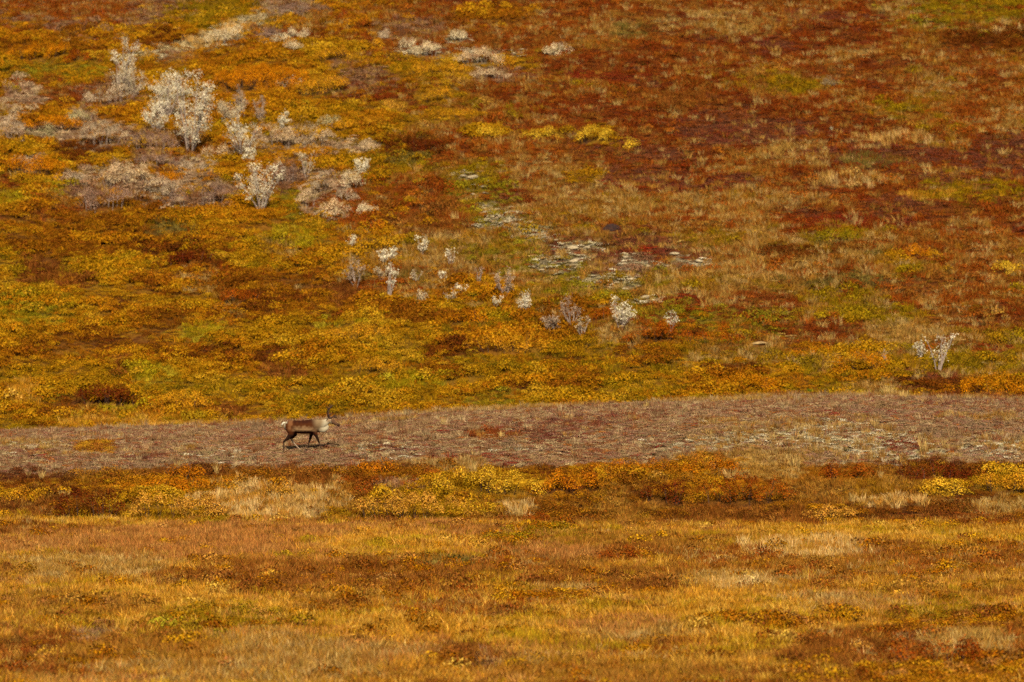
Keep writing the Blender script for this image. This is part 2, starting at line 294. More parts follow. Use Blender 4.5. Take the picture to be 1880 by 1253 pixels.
def plant_material(name, source, trans=0.25, rough=0.6, spread=0.55, spec=0.25):
    """leaf or blade: colour from the plant (object colour or per-plant attribute) varied leaf by leaf"""
    m = bpy.data.materials.new(name)
    t, out = nt(m)
    L = t.links.new
    if source == 'instancer':
        c = t.nodes.new('ShaderNodeAttribute'); c.attribute_type = 'INSTANCER'; c.attribute_name = 'tint'; csock = c.outputs['Color']
    elif source == 'object':
        c = t.nodes.new('ShaderNodeObjectInfo'); csock = c.outputs['Color']
    v = t.nodes.new('ShaderNodeAttribute'); v.attribute_name = 'var'
    mr = t.nodes.new('ShaderNodeMapRange'); mr.inputs['To Min'].default_value = 1 - spread; mr.inputs['To Max'].default_value = 1 + spread
    L(v.outputs['Fac'], mr.inputs['Value'])
    hm = t.nodes.new('ShaderNodeMapRange'); hm.inputs['To Min'].default_value = 0.488; hm.inputs['To Max'].default_value = 0.512
    fr = t.nodes.new('ShaderNodeMath'); fr.operation = 'FRACT'
    ml = t.nodes.new('ShaderNodeMath'); ml.operation = 'MULTIPLY'; ml.inputs[1].default_value = 17.3
    L(v.outputs['Fac'], ml.inputs[0]); L(ml.outputs[0], fr.inputs[0]); L(fr.outputs[0], hm.inputs['Value'])
    hs = t.nodes.new('ShaderNodeHueSaturation')
    L(csock, hs.inputs['Color']); L(mr.outputs[0], hs.inputs['Value']); L(hm.outputs[0], hs.inputs['Hue'])
    p = t.nodes.new('ShaderNodeBsdfPrincipled')
    p.inputs['Roughness'].default_value = rough
    p.inputs['Specular IOR Level'].default_value = spec
    L(hs.outputs[0], p.inputs['Base Color'])
    if trans > 0:
        tr = t.nodes.new('ShaderNodeBsdfTranslucent'); L(hs.outputs[0], tr.inputs['Color'])
        mx = t.nodes.new('ShaderNodeMixShader'); mx.inputs[0].default_value = trans
        L(p.outputs[0], mx.inputs[1]); L(tr.outputs[0], mx.inputs[2]); L(mx.outputs[0], out.inputs[0])
    else:
        L(p.outputs[0], out.inputs[0])
    return m

M_GRASS = plant_material('grass_blades', 'instancer', 0.35, 0.9, 0.45, 0.0)
M_LEAF = plant_material('carpet_leaves', 'instancer', 0.25, 0.9, 0.6, 0.0)
M_HEATH = plant_material('heath_leaves', 'instancer', 0.12, 0.9, 0.6, 0.0)
M_LICHEN = plant_material('lichen_plates', 'instancer', 0.0, 0.9, 0.35, 0.1)
M_OLEAF = plant_material('shrub_leaves', 'object', 0.25, 0.9, 0.65, 0.02)
M_OGRASS = plant_material('tuft_blades', 'object', 0.35, 0.9, 0.4, 0.0)

def ground_material():
    m = bpy.data.materials.new('turf_and_litter')
    t, out = nt(m); L = t.links.new
    a = t.nodes.new('ShaderNodeAttribute'); a.attribute_name = 'soil'
    co = t.nodes.new('ShaderNodeTexCoord')
    n = t.nodes.new('ShaderNodeTexNoise'); n.inputs['Scale'].default_value = 9.0; n.inputs['Detail'].default_value = 6
    L(co.outputs['Object'], n.inputs['Vector'])
    mr = t.nodes.new('ShaderNodeMapRange'); mr.inputs['From Min'].default_value = 0.3; mr.inputs['From Max'].default_value = 0.7
    mr.inputs['To Min'].default_value = 0.55; mr.inputs['To Max'].default_value = 1.35
    L(n.outputs['Fac'], mr.inputs['Value'])
    hs = t.nodes.new('ShaderNodeHueSaturation'); L(a.outputs['Color'], hs.inputs['Color']); L(mr.outputs[0], hs.inputs['Value'])
    p = t.nodes.new('ShaderNodeBsdfPrincipled'); p.inputs['Roughness'].default_value = 1.0; p.inputs['Specular IOR Level'].default_value = 0.0
    L(hs.outputs[0], p.inputs['Base Color'])
    n2 = t.nodes.new('ShaderNodeTexNoise'); n2.inputs['Scale'].default_value = 14.0; n2.inputs['Detail'].default_value = 8
    L(co.outputs['Object'], n2.inputs['Vector'])
    b = t.nodes.new('ShaderNodeBump'); b.inputs['Distance'].default_value = 0.08; b.inputs['Strength'].default_value = 0.8
    L(n2.outputs['Fac'], b.inputs['Height']); L(b.outputs[0], p.inputs['Normal'])
    L(p.outputs[0], out.inputs[0])
    return m

def plain_material(name, c, rough=0.8, noise=None, bump=0.0, spec=0.2, raw=False):
    m = bpy.data.materials.new(name)
    t, out = nt(m); L = t.links.new
    p = t.nodes.new('ShaderNodeBsdfPrincipled'); p.inputs['Roughness'].default_value = rough; p.inputs['Specular IOR Level'].default_value = spec
    col = tuple(c) if raw else tuple(alb(c))
    p.inputs['Base Color'].default_value = (*col, 1)
    if noise:
        c2 = tuple(noise[1]) if raw else tuple(alb(noise[1]))
        co = t.nodes.new('ShaderNodeTexCoord'); n = t.nodes.new('ShaderNodeTexNoise')
        n.inputs['Scale'].default_value = noise[0]; n.inputs['Detail'].default_value = 6
        L(co.outputs['Object'], n.inputs['Vector'])
        r = t.nodes.new('ShaderNodeValToRGB'); r.color_ramp.elements[0].position = 0.38; r.color_ramp.elements[1].position = 0.62
        r.color_ramp.elements[0].color = (*col, 1); r.color_ramp.elements[1].color = (*c2, 1)
        L(n.outputs['Fac'], r.inputs[0]); L(r.outputs[0], p.inputs['Base Color'])
        if bump:
            b = t.nodes.new('ShaderNodeBump'); b.inputs['Strength'].default_value = bump; b.inputs['Distance'].default_value = 0.05
            L(n.outputs['Fac'], b.inputs['Height']); L(b.outputs[0], p.inputs['Normal'])
    L(p.outputs[0], out.inputs[0])
    return m

M_TWIG = plain_material('willow_bark', (138, 110, 92), 0.9, (30, (170, 144, 122)))
M_STEM = plain_material('birch_twigs', (64, 40, 26), 0.8, (30, (86, 56, 36)))

# ------------------------------------------------------------------ mesh helpers
def mesh_np(name, V, F, var=None, mat=None, smooth=False):
    """V (n,3), F (m,k) all faces with k corners"""
    me = bpy.data.meshes.new(name)
    V = np.asarray(V, np.float32); F = np.asarray(F, np.int32)
    me.vertices.add(len(V)); me.vertices.foreach_set('co', V.ravel())
    m, k = F.shape
    me.loops.add(m * k); me.loops.foreach_set('vertex_index', F.ravel())
    me.polygons.add(m)
    me.polygons.foreach_set('loop_start', np.arange(0, m * k, k, dtype=np.int32))
    me.polygons.foreach_set('loop_total', np.full(m, k, np.int32))
    if smooth:
        me.polygons.foreach_set('use_smooth', np.ones(m, bool))
    if var is not None:
        at_ = me.attributes.new('var', 'FLOAT', 'FACE'); at_.data.foreach_set('value', np.asarray(var, np.float32))
    me.update(); me.validate()
    if mat: me.materials.append(mat)
    return me

def unit(v):
    return v / np.maximum(np.linalg.norm(v, axis=1, keepdims=True), 1e-6)

def leaf_quads(P, N, size, aspect=0.6, r=None):
    """diamond leaves at P, facing roughly N, folded a little"""
    r = r or rng
    n = len(P)
    N = unit(N)
    T = unit(np.cross(N, unit(r.normal(size=(n, 3)))))
    B = np.cross(N, T)
    s = (size * (0.65 + 0.7 * r.random(n)))[:, None]
    a = P - T * s * 0.5
    b = P + B * s * 0.5 * aspect + N * s * 0.08
    c = P + T * s * 0.5
    d = P - B * s * 0.5 * aspect + N * s * 0.08
    V = np.stack([a, b, c, d], 1).reshape(-1, 3)
    F = np.arange(4 * n).reshape(n, 4)
    return V, F

def blade_tris(n, radius, hmin, hmax, width, lean=0.35, r=None):
    """grass blades: bent, two faces each written as quads"""
    r = r or rng
    a = r.random(n) * 2 * np.pi; rr = radius * np.sqrt(r.random(n))
    base = np.stack([np.cos(a) * rr, np.sin(a) * rr, np.full(n, -0.03)], 1)
    h = hmin + (hmax - hmin) * r.random(n)
    la = a + r.normal(size=n) * 0.9
    ln = lean * h * (0.2 + r.random(n))
    tip = base + np.stack([np.cos(la) * ln, np.sin(la) * ln, h], 1)
    mid = base * 0.5 + tip * 0.5 + np.stack([-np.cos(la) * ln * 0.18, -np.sin(la) * ln * 0.18, h * 0.06], 1)
    wa = r.random(n) * np.pi
    wv = np.stack([np.cos(wa), np.sin(wa), np.zeros(n)], 1) * width * (0.6 + 0.8 * r.random(n))[:, None]
    V = np.stack([base - wv * .5, base + wv * .5, mid + wv * .42, mid - wv * .42, tip + wv * .08, tip - wv * .08], 1).reshape(-1, 3)
    i = np.arange(n) * 6
    F = np.concatenate([np.stack([i, i + 1, i + 2, i + 3], 1), np.stack([i + 3, i + 2, i + 4, i + 5], 1)])
    v = r.random(n)
    return V, F, np.concatenate([v, v])

def tube(path, radii, sides=5):
    """tapered tube along points"""
    path = [Vector(p) for p in path]
    V = []; F = []
    for i, p in enumerate(path):
        d = (path[min(i + 1, len(path) - 1)] - path[max(i - 1, 0)]).normalized()
        u = d.orthogonal().normalized(); w = d.cross(u)
        for k in range(sides):
            a = 2 * math.pi * k / sides
            V.append(p + (u * math.cos(a) + w * math.sin(a)) * radii[i])
    for i in range(len(path) - 1):
        for k in range(sides):
            F.append((i * sides + k, i * sides + (k + 1) % sides, (i + 1) * sides + (k + 1) % sides, (i + 1) * sides + k))
    return [tuple(v) for v in V], F

def tubes_mesh(name, tubes, mat):
    V = []; F = []
    for path, radii, sides in tubes:
        v, f = tube(path, radii, sides)
        o = len(V); V += v; F += [tuple(i + o for i in q) for q in f]
    return mesh_np(name, V, F, None, mat, True)

def link(name, data, parent=None, loc=None, col=None):
    o = bpy.data.objects.new(name, data)
    COL.objects.link(o)
    if parent: o.parent = parent
    if loc is not None: o.location = loc
    if col is not None: o.color = (*[float(v) for v in col], 1)
    return o

def tag(o, label, cat=None, group=None, kind=None):
    o['label'] = label
    if cat: o['category'] = cat
    if group: o['group'] = group
    if kind: o['kind'] = kind
    return o

# ------------------------------------------------------------------ ground sheet
def axis(core0, core1, step, far0, far1):
    a = list(np.arange(core0, core1, step))
    s = step; v = core1
    while v < far1: a.append(v); s *= 1.35; v += s
    s = step; v = core0 - step; b = []
    while v > far0: b.append(v); s *= 1.35; v -= s
    return np.array(b[::-1] + a)

gx = axis(-40, 40, 0.3, -900, 900)
gy = axis(84, 275, 0.3, -60, 1500)
GX, GY = np.meshgrid(gx, gy)
fx, fy = GX.ravel(), GY.ravel()
gz, gpx, gpy, gk = classify(fx, fy)
V = np.stack([fx, fy, gz - 0.02], 1)
nx, ny = len(gx), len(gy)
i = (np.arange(ny - 1)[:, None] * nx + np.arange(nx - 1)[None, :]).ravel()
F = np.stack([i, i + 1, i + 1 + nx, i + nx], 1)
gm = mesh_np('ground', V, F, None, ground_material(), True)
soil = np.array([np.mean([alb(c) for c in PAL[k]], axis=0) for k in KINDS])
litter = alb((66, 42, 22))
mixr = np.where((fy > 155) & (fy < 178), 0.8, 0.3)[:, None]
sc = soil[gk] * mixr + litter * (1 - mixr)
ca = gm.attributes.new('soil', 'FLOAT_COLOR', 'POINT')
ca.data.foreach_set('color', np.concatenate([sc, np.ones((len(sc), 1))], 1).astype(np.float32).ravel())
tag(link('ground', gm), 'tundra ground rising from meadow over a ridge to the hillside', None, None, 'structure')

# ------------------------------------------------------------------ plants of the carpet (uncountable cover)
PROTO = {}
def proto_collection(key, meshes):
    c = bpy.data.collections.new('kit_' + key)
    for j, me in enumerate(meshes):
        o = bpy.data.objects.new('%s_%02d' % (key, j), me)
        c.objects.link(o)
    PROTO[key] = (c, len(meshes))

def dome_points(n, rx, h, r, shell=0.45):
    """points through a low dome, denser at its skin"""
    a = r.random(n) * 2 * np.pi
    q = np.sqrt(r.random(n))
    s = 1 - shell * r.random(n) ** 2
    x = np.cos(a) * q * rx; y = np.sin(a) * q * rx
    lump = 0.75 + 0.25 * np.sin(a * 3 + r.random() * 6) * q + 0.2 * (r.random(n) - .5)
    z = h * np.sqrt(np.clip(1 - q * q, 0, 1)) * s * lump + 0.02
    P = np.stack([x, y, z], 1)
    N = np.stack([x / rx, y / rx, 0.35 + z / h], 1) + r.normal(size=(n, 3)) * 0.55
    return P, N

grass = []
for j in range(5):
    V, F, v = blade_tris(40, 0.18, 0.14, 0.32, 0.018, 0.6)
    grass.append(mesh_np('grass_%d' % j, V, F, v, M_GRASS))
leafy = []
for j in range(6):
    P, N = dome_points(230, 0.30, 0.24, rng)
    V, F = leaf_quads(P, N, 0.042, 0.75)
    leafy.append(mesh_np('leafy_%d' % j, V, F, rng.random(len(F)), M_LEAF))
heath = []
for j in range(5):
    P, N = dome_points(130, 0.24, 0.09, rng)
    V, F = leaf_quads(P, N, 0.034, 0.6)
    heath.append(mesh_np('heath_%d' % j, V, F, rng.random(len(F)), M_HEATH))
lichen = []
for j in range(5):
    P, N = dome_points(44, 0.2, 0.06, rng, 0.2)
    N = N * 0.4 + np.array([0, 0, 1.0])
    V, F = leaf_quads(P, N, 0.06, 0.8)
    lichen.append(mesh_np('lichen_%d' % j, V, F, rng.random(len(F)), M_LICHEN))
proto_collection('grass', grass); proto_collection('leafy', leafy); proto_collection('heath', heath); proto_collection('lichen', lichen)

def scatter_tree(col):
    g = bpy.data.node_groups.new('cover_' + col.name, 'GeometryNodeTree')
    g.interface.new_socket('Geometry', in_out='INPUT', socket_type='NodeSocketGeometry')
    g.interface.new_socket('Geometry', in_out='OUTPUT', socket_type='NodeSocketGeometry')
    N = g.nodes; L = g.links.new
    gi = N.new('NodeGroupInput'); go = N.new('NodeGroupOutput')
    ci = N.new('GeometryNodeCollectionInfo'); ci.inputs['Collection'].default_value = col
    ci.inputs['Separate Children'].default_value = True; ci.inputs['Reset Children'].default_value = True
    ip = N.new('GeometryNodeInstanceOnPoints'); ip.inputs['Pick Instance'].default_value = True
    def named(nm, typ):
        a = N.new('GeometryNodeInputNamedAttribute'); a.data_type = typ; a.inputs['Name'].default_value = nm
        return a.outputs['Attribute']
    er = N.new('FunctionNodeEulerToRotation')
    L(named('rot', 'FLOAT_VECTOR'), er.inputs[0])
    L(gi.outputs[0], ip.inputs['Points']); L(ci.outputs[0], ip.inputs['Instance'])
    L(named('vid', 'INT'), ip.inputs['Instance Index'])
    L(er.outputs[0], ip.inputs['Rotation']); L(named('scl', 'FLOAT_VECTOR'), ip.inputs['Scale'])
    L(ip.outputs[0], go.inputs[0])
    return g
TREES = {k: scatter_tree(c) for k, (c, n) in PROTO.items()}

def scatter(name, label, key, P, tint, scl):
    n = len(P)
    me = bpy.data.meshes.new(name)
    me.vertices.add(n); me.vertices.foreach_set('co', P.astype(np.float32).ravel())
    def attr(nm, typ, arr, field):
        a = me.attributes.new(nm, typ, 'POINT'); a.data.foreach_set(field, arr.ravel())
    attr('tint', 'FLOAT_COLOR', np.concatenate([tint, np.ones((n, 1))], 1).astype(np.float32), 'color')
    rot = np.stack([rng.normal(size=n) * 0.12, rng.normal(size=n) * 0.12, rng.random(n) * 6.283], 1)
    attr('rot', 'FLOAT_VECTOR', rot.astype(np.float32), 'vector')
    attr('scl', 'FLOAT_VECTOR', scl.astype(np.float32), 'vector')
    attr('vid', 'INT', rng.integers(0, PROTO[key][1], n).astype(np.int32), 'value')
    o = link(name, me)
    md = o.modifiers.new('cover', 'NODES'); md.node_group = TREES[key]
    tag(o, label, None, None, 'stuff')
    return o

def grid_points(y0, y1, density):
    """jittered points over the strip of ground the camera sees, with a margin to both sides"""
    step = 1 / math.sqrt(density)
    ys = np.arange(y0, y1, step)
    xs_ = []; ys_ = []
    for yy in ys:
        hw = yy * (940 / FPX) * 1.16 + 1.5
        xx = np.arange(-hw, hw, step)
        xs_.append(xx); ys_.append(np.full(len(xx), yy))
    x = np.concatenate(xs_); y = np.concatenate(ys_)
    return x + (rng.random(len(x)) - .5) * step * 1.6, y + (rng.random(len(x)) - .5) * step * 1.6


# ------------------------------------------------------------------ shrubs and small trees (each one a thing)
CB = at(556.8, 829.5)                                  # where the caribou stands
FOOT = []                                              # ground taken by shrubs, kept free of carpet
def px_per_m(p):
    return FPX / p.y

def local_z(base, P):
    """lift points given in plan coordinates relative to base onto the sloping ground"""
    g = height(P[:, 0] + base.x, P[:, 1] + base.y) - base.z
    Q = P.copy(); Q[:, 2] += g
    return Q

def make_mound(name, label, cat, group, px, py, wpx, hpx, col, hm=0.5, leaf=0.06, dens=150, twig=M_STEM, col2=None, upright=0.35):
    """a spreading shrub: many leafy clumps over forked stems"""
    base = at(px, py)
    s = px_per_m(base)
    w = wpx / s
    d = max(0.7, (hpx / s - hm) / 0.36)
    seed = np.random.default_rng(int(px * 7 + py * 13))
    FOOT.append((base.x, base.y + d * 0.42, w * 0.46, d * 0.46))
    n = max(6, int(w * d * 7.5))
    a = seed.random(n) * 2 * np.pi; q = np.sqrt(seed.random(n))
    cx = np.cos(a) * q * w * 0.46; cy = np.sin(a) * q * d * 0.46 + d * 0.42
    hh = hm * (0.5 + 0.5 * np.sqrt(np.clip(1 - q ** 2, 0, 1))) * (0.75 + 0.5 * seed.random(n))
    PP, NN, CV = [], [], []
    tubes = []
    for j in range(n):
        rr = 0.2 + 0.16 * seed.random()
        hd = min(hh[j], 0.46)
        P, N = dome_points(dens // 2 if j % 3 else dens, rr, hd, seed, 0.75)
        P[:, 2] += max(0.0, hh[j] - hd) + 0.03
        P[:, 0] += cx[j]; P[:, 1] += cy[j]
        N[:, 2] += upright * 0.5
        PP.append(P); NN.append(N); CV.append(np.full(len(P), seed.random()))
        if j % 2 == 0:
            b = Vector((cx[j] * 0.85, cy[j], 0)); b.z = float(height(b.x + base.x, b.y + base.y)) - base.z - 0.04
            for kk in range(2):
                e = Vector((cx[j] + seed.normal() * .12, cy[j] + seed.normal() * .12, 0))
                e.z = float(height(e.x + base.x, e.y + base.y)) - base.z + hh[j] * 0.8
                tubes.append(([b, (b + e) / 2 + Vector((seed.normal() * .03, seed.normal() * .03, .03)), e], [0.012, 0.009, 0.004], 4))
    P = local_z(base, np.concatenate(PP)); N = np.concatenate(NN)
    V, F = leaf_quads(P, N, leaf, 0.7, seed)
    var = np.clip(np.concatenate(CV) * 0.5 + seed.random(len(F)) * 0.5, 0, 1)
    root = link(name, None, None, base)
    root.empty_display_size = 0.2
    tag(root, label, cat, group)
    link('foliage', mesh_np(name + '_foliage', V, F, var, M_OLEAF), root, None, alb(col))['kind'] = 'stuff'
    link('stems', tubes_mesh(name + '_stems', tubes, twig), root)['kind'] = 'stuff'
    return root

def make_willow(name, label, group, px, py, wpx, hpx, col, full=1.0, stem_part=0.3, leafsize=0.06, twigs=None):
    """an upright willow: several forking stems with pale leaves towards the ends"""
    base = at(px, py)
    s = px_per_m(base)
    w, h = wpx / s, hpx / s
    r = np.random.default_rng(int(px * 11 + py * 5))
    tubes = []; tips = []
    ns = max(3, int(3 + w * 2.4))
    for j in range(ns):
        ang = r.random() * 2 * np.pi
        reach = w * 0.5 * (0.25 + 0.75 * r.random())
        top = Vector((math.cos(ang) * reach, math.sin(ang) * reach * 0.8, h * (0.45 + 0.55 * r.random() ** 0.7)))
        b = Vector((math.cos(ang) * 0.05 * w, math.sin(ang) * 0.05 * w, -0.05))
        m1 = b.lerp(top, 0.35) + Vector((r.normal() * .04, r.normal() * .04, h * 0.05))
        m2 = b.lerp(top, 0.7) + Vector((r.normal() * .05, r.normal() * .05, h * 0.03))
        r0 = 0.018 + 0.008 * h
        tubes.append(([b, m1, m2, top], [r0, r0 * .75, r0 * .5, r0 * .2], 5))
        for k in range(int(4 + 3 * w)):
            t = stem_part + (1 - stem_part) * r.random()
            o = (b.lerp(m1, t / .35) if t < .35 else m1.lerp(m2, (t - .35) / .35) if t < .7 else m2.lerp(top, (t - .7) / .3))
            a2 = r.random() * 2 * np.pi
            ln = w * (0.10 + 0.16 * r.random()) * (1.15 - 0.5 * t)
            e = o + Vector((math.cos(a2) * ln, math.sin(a2) * ln, ln * (0.3 + 0.7 * r.random())))
            tubes.append(([o, (o + e) / 2 + Vector((0, 0, -.02)), e], [r0 * .35, r0 * .25, 0.003], 4))
            tips.append((o, e))
        tips.append((m2, top))
    PP = []; CV = []
    per = int(26 * full)
    for o, e in tips:
        if r.random() > 0.48 + 0.36 * full: continue
        t = 0.35 + 0.75 * r.random(per)
        oo, ee = np.array(o), np.array(e)
        PP.append(oo + (ee - oo) * t[:, None] + r.normal(size=(per, 3)) * (0.045 + 0.016 * w))
        CV.append(np.full(per, r.random()))
    P = np.concatenate(PP)
    P[:, 2] = np.maximum(P[:, 2], 0.05)
    N = r.normal(size=P.shape) * 0.8 + np.array([0.05, -0.55, 0.45])
    V, F = leaf_quads(P, N, leafsize, 0.6, r)
    var = np.clip(np.concatenate(CV) * 0.4 + r.random(len(F)) * 0.6, 0, 1)
    root = link(name, None, None, base)
    root.empty_display_size = 0.2
    tag(root, label, 'willow', group)
    link('trunk', tubes_mesh(name + '_trunk', tubes, twigs or M_TWIG), root)
    link('crown', mesh_np(name + '_crown', V, F, var, M_OLEAF), root, None, alb(col))
    return root

WHITE = (240, 218, 176); CREAM = (206, 178, 134); DULL = (170, 140, 110)
G1 = 'pale willows on the upper left slope'; G2 = 'small pale willows along the foot of the slope'
for row in [
    (350, 282, 88, 140, WHITE, 1.5, G1, 'tallest white-leaved willow, in the middle of the pale thicket upper left'),
    (303, 222, 80, 88, WHITE, 1.3, G1, 'broad white-leaved willow just behind and left of the tallest one'),
    (225, 176, 58, 98, WHITE, 0.9, G1, 'thin white willow with a spire top, leftmost of the pale thicket'),
    (246, 182, 50, 58, CREAM, 1.1, G1, 'low cream willow at the foot of the spire-topped willow'),
    (288, 242, 48, 50, WHITE, 1.0, G1, 'small white willow left of the trunk of the tallest willow'),
    (424, 232, 52, 46, CREAM, 1.3, G1, 'cream willow bush touching the right side of the tallest willow'),
    (448, 216, 34, 52, DULL, 1.1, G1, 'dull brownish willow, second to the right of the tallest willow'),
    (482, 232, 28, 52, DULL, 0.9, G1, 'slim pale willow with bare top right of the brownish willow'),
    (446, 292, 62, 82, WHITE, 0.85, G1, 'open white willow on a bare pale trunk right of the tallest willow'),
    (515, 240, 26, 32, WHITE, 0.9, G1, 'little round white willow at the right end of the pale thicket'),
    (480, 388, 74, 86, WHITE, 1.0, G1, 'white willow standing alone below the thicket beside the green gully'),
    (562, 326, 30, 44, CREAM, 0.9, G1, 'slender cream willow between grey bushes right of the green gully'),
    (458, 306, 26, 34, WHITE, 1.1, G1, 'short white willow at the foot of the open willow with bare trunk'),
    (664, 330, 36, 36, WHITE, 0.9, G1, 'white flat-topped willow on the orange slope above the stones'),
    (645, 458, 24, 22, WHITE, 0.7, G2, 'small white willow farthest left on the straw slope'),
    (776, 468, 26, 34, WHITE, 0.9, G2, 'upright white willow highest on the straw slope'),
    (712, 488, 46, 26, WHITE, 0.9, G2, 'wide low white willow in the straw grass above the twin willows'),
    (654, 530, 38, 52, DULL, 1.0, G2, 'greyish willow, left one of the twin willows'),
    (714, 552, 30, 68, WHITE, 0.9, G2, 'tall narrow white willow, right one of the twin willows'),
    (700, 515, 24, 24, CREAM, 0.7, G2, 'small cream willow between the twin willows'),
    (763, 524, 24, 28, CREAM, 0.6, G2, 'sparse cream willow right of the tall narrow willow'),
    (828, 492, 16, 38, WHITE, 0.5, G2, 'thin spindly white willow in the middle of the straw slope'),
    (813, 518, 14, 18, WHITE, 0.6, G2, 'tiny white willow under the spindly one'),
    (880, 524, 18, 32, DULL, 0.6, G2, 'thin dull willow left of the oval grey willow'),
    (926, 550, 34, 60, DULL, 1.3, G2, 'oval grey willow with white leaves at its top'),
    (958, 584, 40, 52, WHITE, 0.8, G2, 'white willow right below the oval grey willow'),
    (774, 558, 28, 24, CREAM, 0.6, G2, 'low cream willow at the upper edge of the golden carpet'),
    (828, 556, 26, 22, CREAM, 0.6, G2, 'low cream willow, second along the upper edge of the golden carpet'),
    (848, 542, 26, 18, WHITE, 0.6, G2, 'tiny white willow behind the edge of the golden carpet'),
    (912, 566, 16, 20, WHITE, 0.5, G2, 'tiny white-tipped willow at the foot of the oval grey willow'),
    (1048, 596, 48, 46, DULL, 0.6, G2, 'sparse grey willow left of the brightest round willow'),
    (1012, 620, 30, 38, DULL, 1.6, G2, 'dense grey-brown dome-shaped willow at the carpet edge'),
    (1070, 620, 26, 42, CREAM, 0.8, G2, 'cream willow on forked pale stems beside the dome-shaped willow'),
    (1140, 606, 54, 54, WHITE, 1.25, G2, 'brightest round white willow below the pale stones'),
    (1232, 610, 26, 36, WHITE, 0.45, G2, 'sparse little white willow right of the brightest round willow'),
    (1690, 668, 32, 38, WHITE, 0.7, G2, 'small white-leaved willow, left of the pair far right'),
    (1722, 684, 54, 74, WHITE, 0.55, G2, 'open airy white willow on bare stems, taller of the pair far right'),
    (1625, 670, 14, 24, DULL, 0.4, G2, 'bare grey willow twig standing in the bright orange mound'),
]:
    px, py, w, h, c, full, grp, lab = row
    make_willow('pale_willow', lab, grp, px, py, w * 1.2, h * 1.06, c, full * (1.0 if grp == G1 else 0.72), 0.12 if grp == G1 else 0.25)

GREY = (204, 172, 132); TANG = (228, 188, 136); MAUV = (164, 126, 100); GGRN = (196, 172, 116); PALE = (242, 210, 158)
G3 = 'grey leafless willow bushes on the left slope'
for row in [
    (205, 192, 110, 34, GREY, 'long grey willow bush below the spire-topped willow'),
    (150, 228, 62, 22, GGRN, 'grey-green willow bush left of the mauve bushes'),
    (22, 262, 56, 42, GREY, 'grey willow bush at the left edge of the picture'),
    (78, 258, 66, 24, GGRN, 'greenish grey willow bush beside the one at the left edge'),
    (180, 272, 120, 40, GREY, 'wide grey willow bush under the orange mound upper left'),
    (280, 278, 108, 32, MAUV, 'dark mauve willow bush at the foot of the tallest white willow'),
    (288, 306, 86, 22, MAUV, 'flat mauve willow bush below the dark mauve one'),
    (52, 312, 48, 20, GREY, 'small grey dome bush on the orange slope far left'),
    (226, 346, 120, 42, TANG, 'large tan willow bush in the middle of the lower thicket'),
    (138, 342, 60, 22, GREY, 'grey willow bush right of the yellow-green patch'),
    (190, 392, 110, 48, MAUV, 'large mauve willow bush, lowest of the thicket'),
    (292, 362, 84, 28, GREY, 'grey willow bush right of the large tan bush'),
    (362, 390, 130, 42, MAUV, 'broad mauve-brown willow bush left of the lone white willow'),
    (395, 292, 56, 22, TANG, 'tan willow bush right of the trunk of the tallest willow'),
    (350, 318, 70, 22, GREY, 'grey willow bush among orange birches in the thicket centre'),
    (515, 276, 84, 34, TANG, 'tan willow bush above the golden strip'),
    (572, 278, 66, 46, GREY, 'tall rounded grey willow bush right end of the thicket'),
    (530, 342, 64, 44, MAUV, 'mauve willow bush right of the lone white willow'),
    (590, 356, 52, 34, GREY, 'grey dome-shaped willow bush above the green gully'),
    (645, 352, 58, 32, PALE, 'pale cream willow bush beside the grey dome'),
    (568, 382, 44, 34, TANG, 'rounded tan willow bush beside the green gully'),
    (612, 398, 70, 24, TANG, 'wide tan willow bush, lowest on the gully bank'),
    (660, 398, 66, 22, PALE, 'pale willow bush at the right end of the gully bank'),
    (632, 372, 44, 22, GREY, 'small grey bush in the rust patch above the gully bank'),
    (662, 288, 68, 28, TANG, 'tan dome bush left of the dark rust shrub'),
    (600, 238, 60, 22, GGRN, 'grey-green bush in the golden birch slope'),
    (530, 160, 44, 20, PALE, 'small pale bush inside the big golden birch field'),
    (535, 38, 96, 34, MAUV, 'long mauve bush on the skyline side of the upper slope'),
    (500, 74, 60, 20, MAUV, 'mauve bush above the big golden birch field'),
    (548, 72, 44, 16, PALE, 'pale flat bush right of the mauve one above the golden field'),
    (510, 86, 56, 18, PALE, 'pale grey bush on the upper edge of the golden field'),
    (540, 94, 44, 18, PALE, 'whitish twiggy bush touching the upper edge of the golden field'),
    (705, 74, 26, 16, GREY, 'single grey tuft-like bush top centre'),
    (742, 90, 40, 18, PALE, 'small pale bush left of the whitish row top centre'),
    (778, 108, 84, 24, PALE, 'whitish bush, left of the row top centre'),
    (842, 80, 48, 20, PALE, 'pale bush above the whitish row top centre'),
    (872, 122, 110, 30, TANG, 'largest tan-grey bush of the row top centre'),
    (1024, 104, 56, 18, PALE, 'lone pale bush at the edge of the red slope'),
    (905, 148, 80, 22, TANG, 'faint tan bush under the largest bush of the row'),
    (412, 84, 84, 30, PALE, 'straw-coloured bush at the end of the pale track'),
    (1525, 162, 34, 10, (150, 120, 84), 'tiny pale bush alone on the right slope'),
]:
    px, py, w, h, c, lab = row
    make_mound('grey_willow_bush', lab, 'willow bush', G3, px, py, w, h, c, hm=min(1.25, max(0.65, h / 36 * 1.15)), leaf=0.045, dens=330, twig=M_TWIG, upright=0.8)

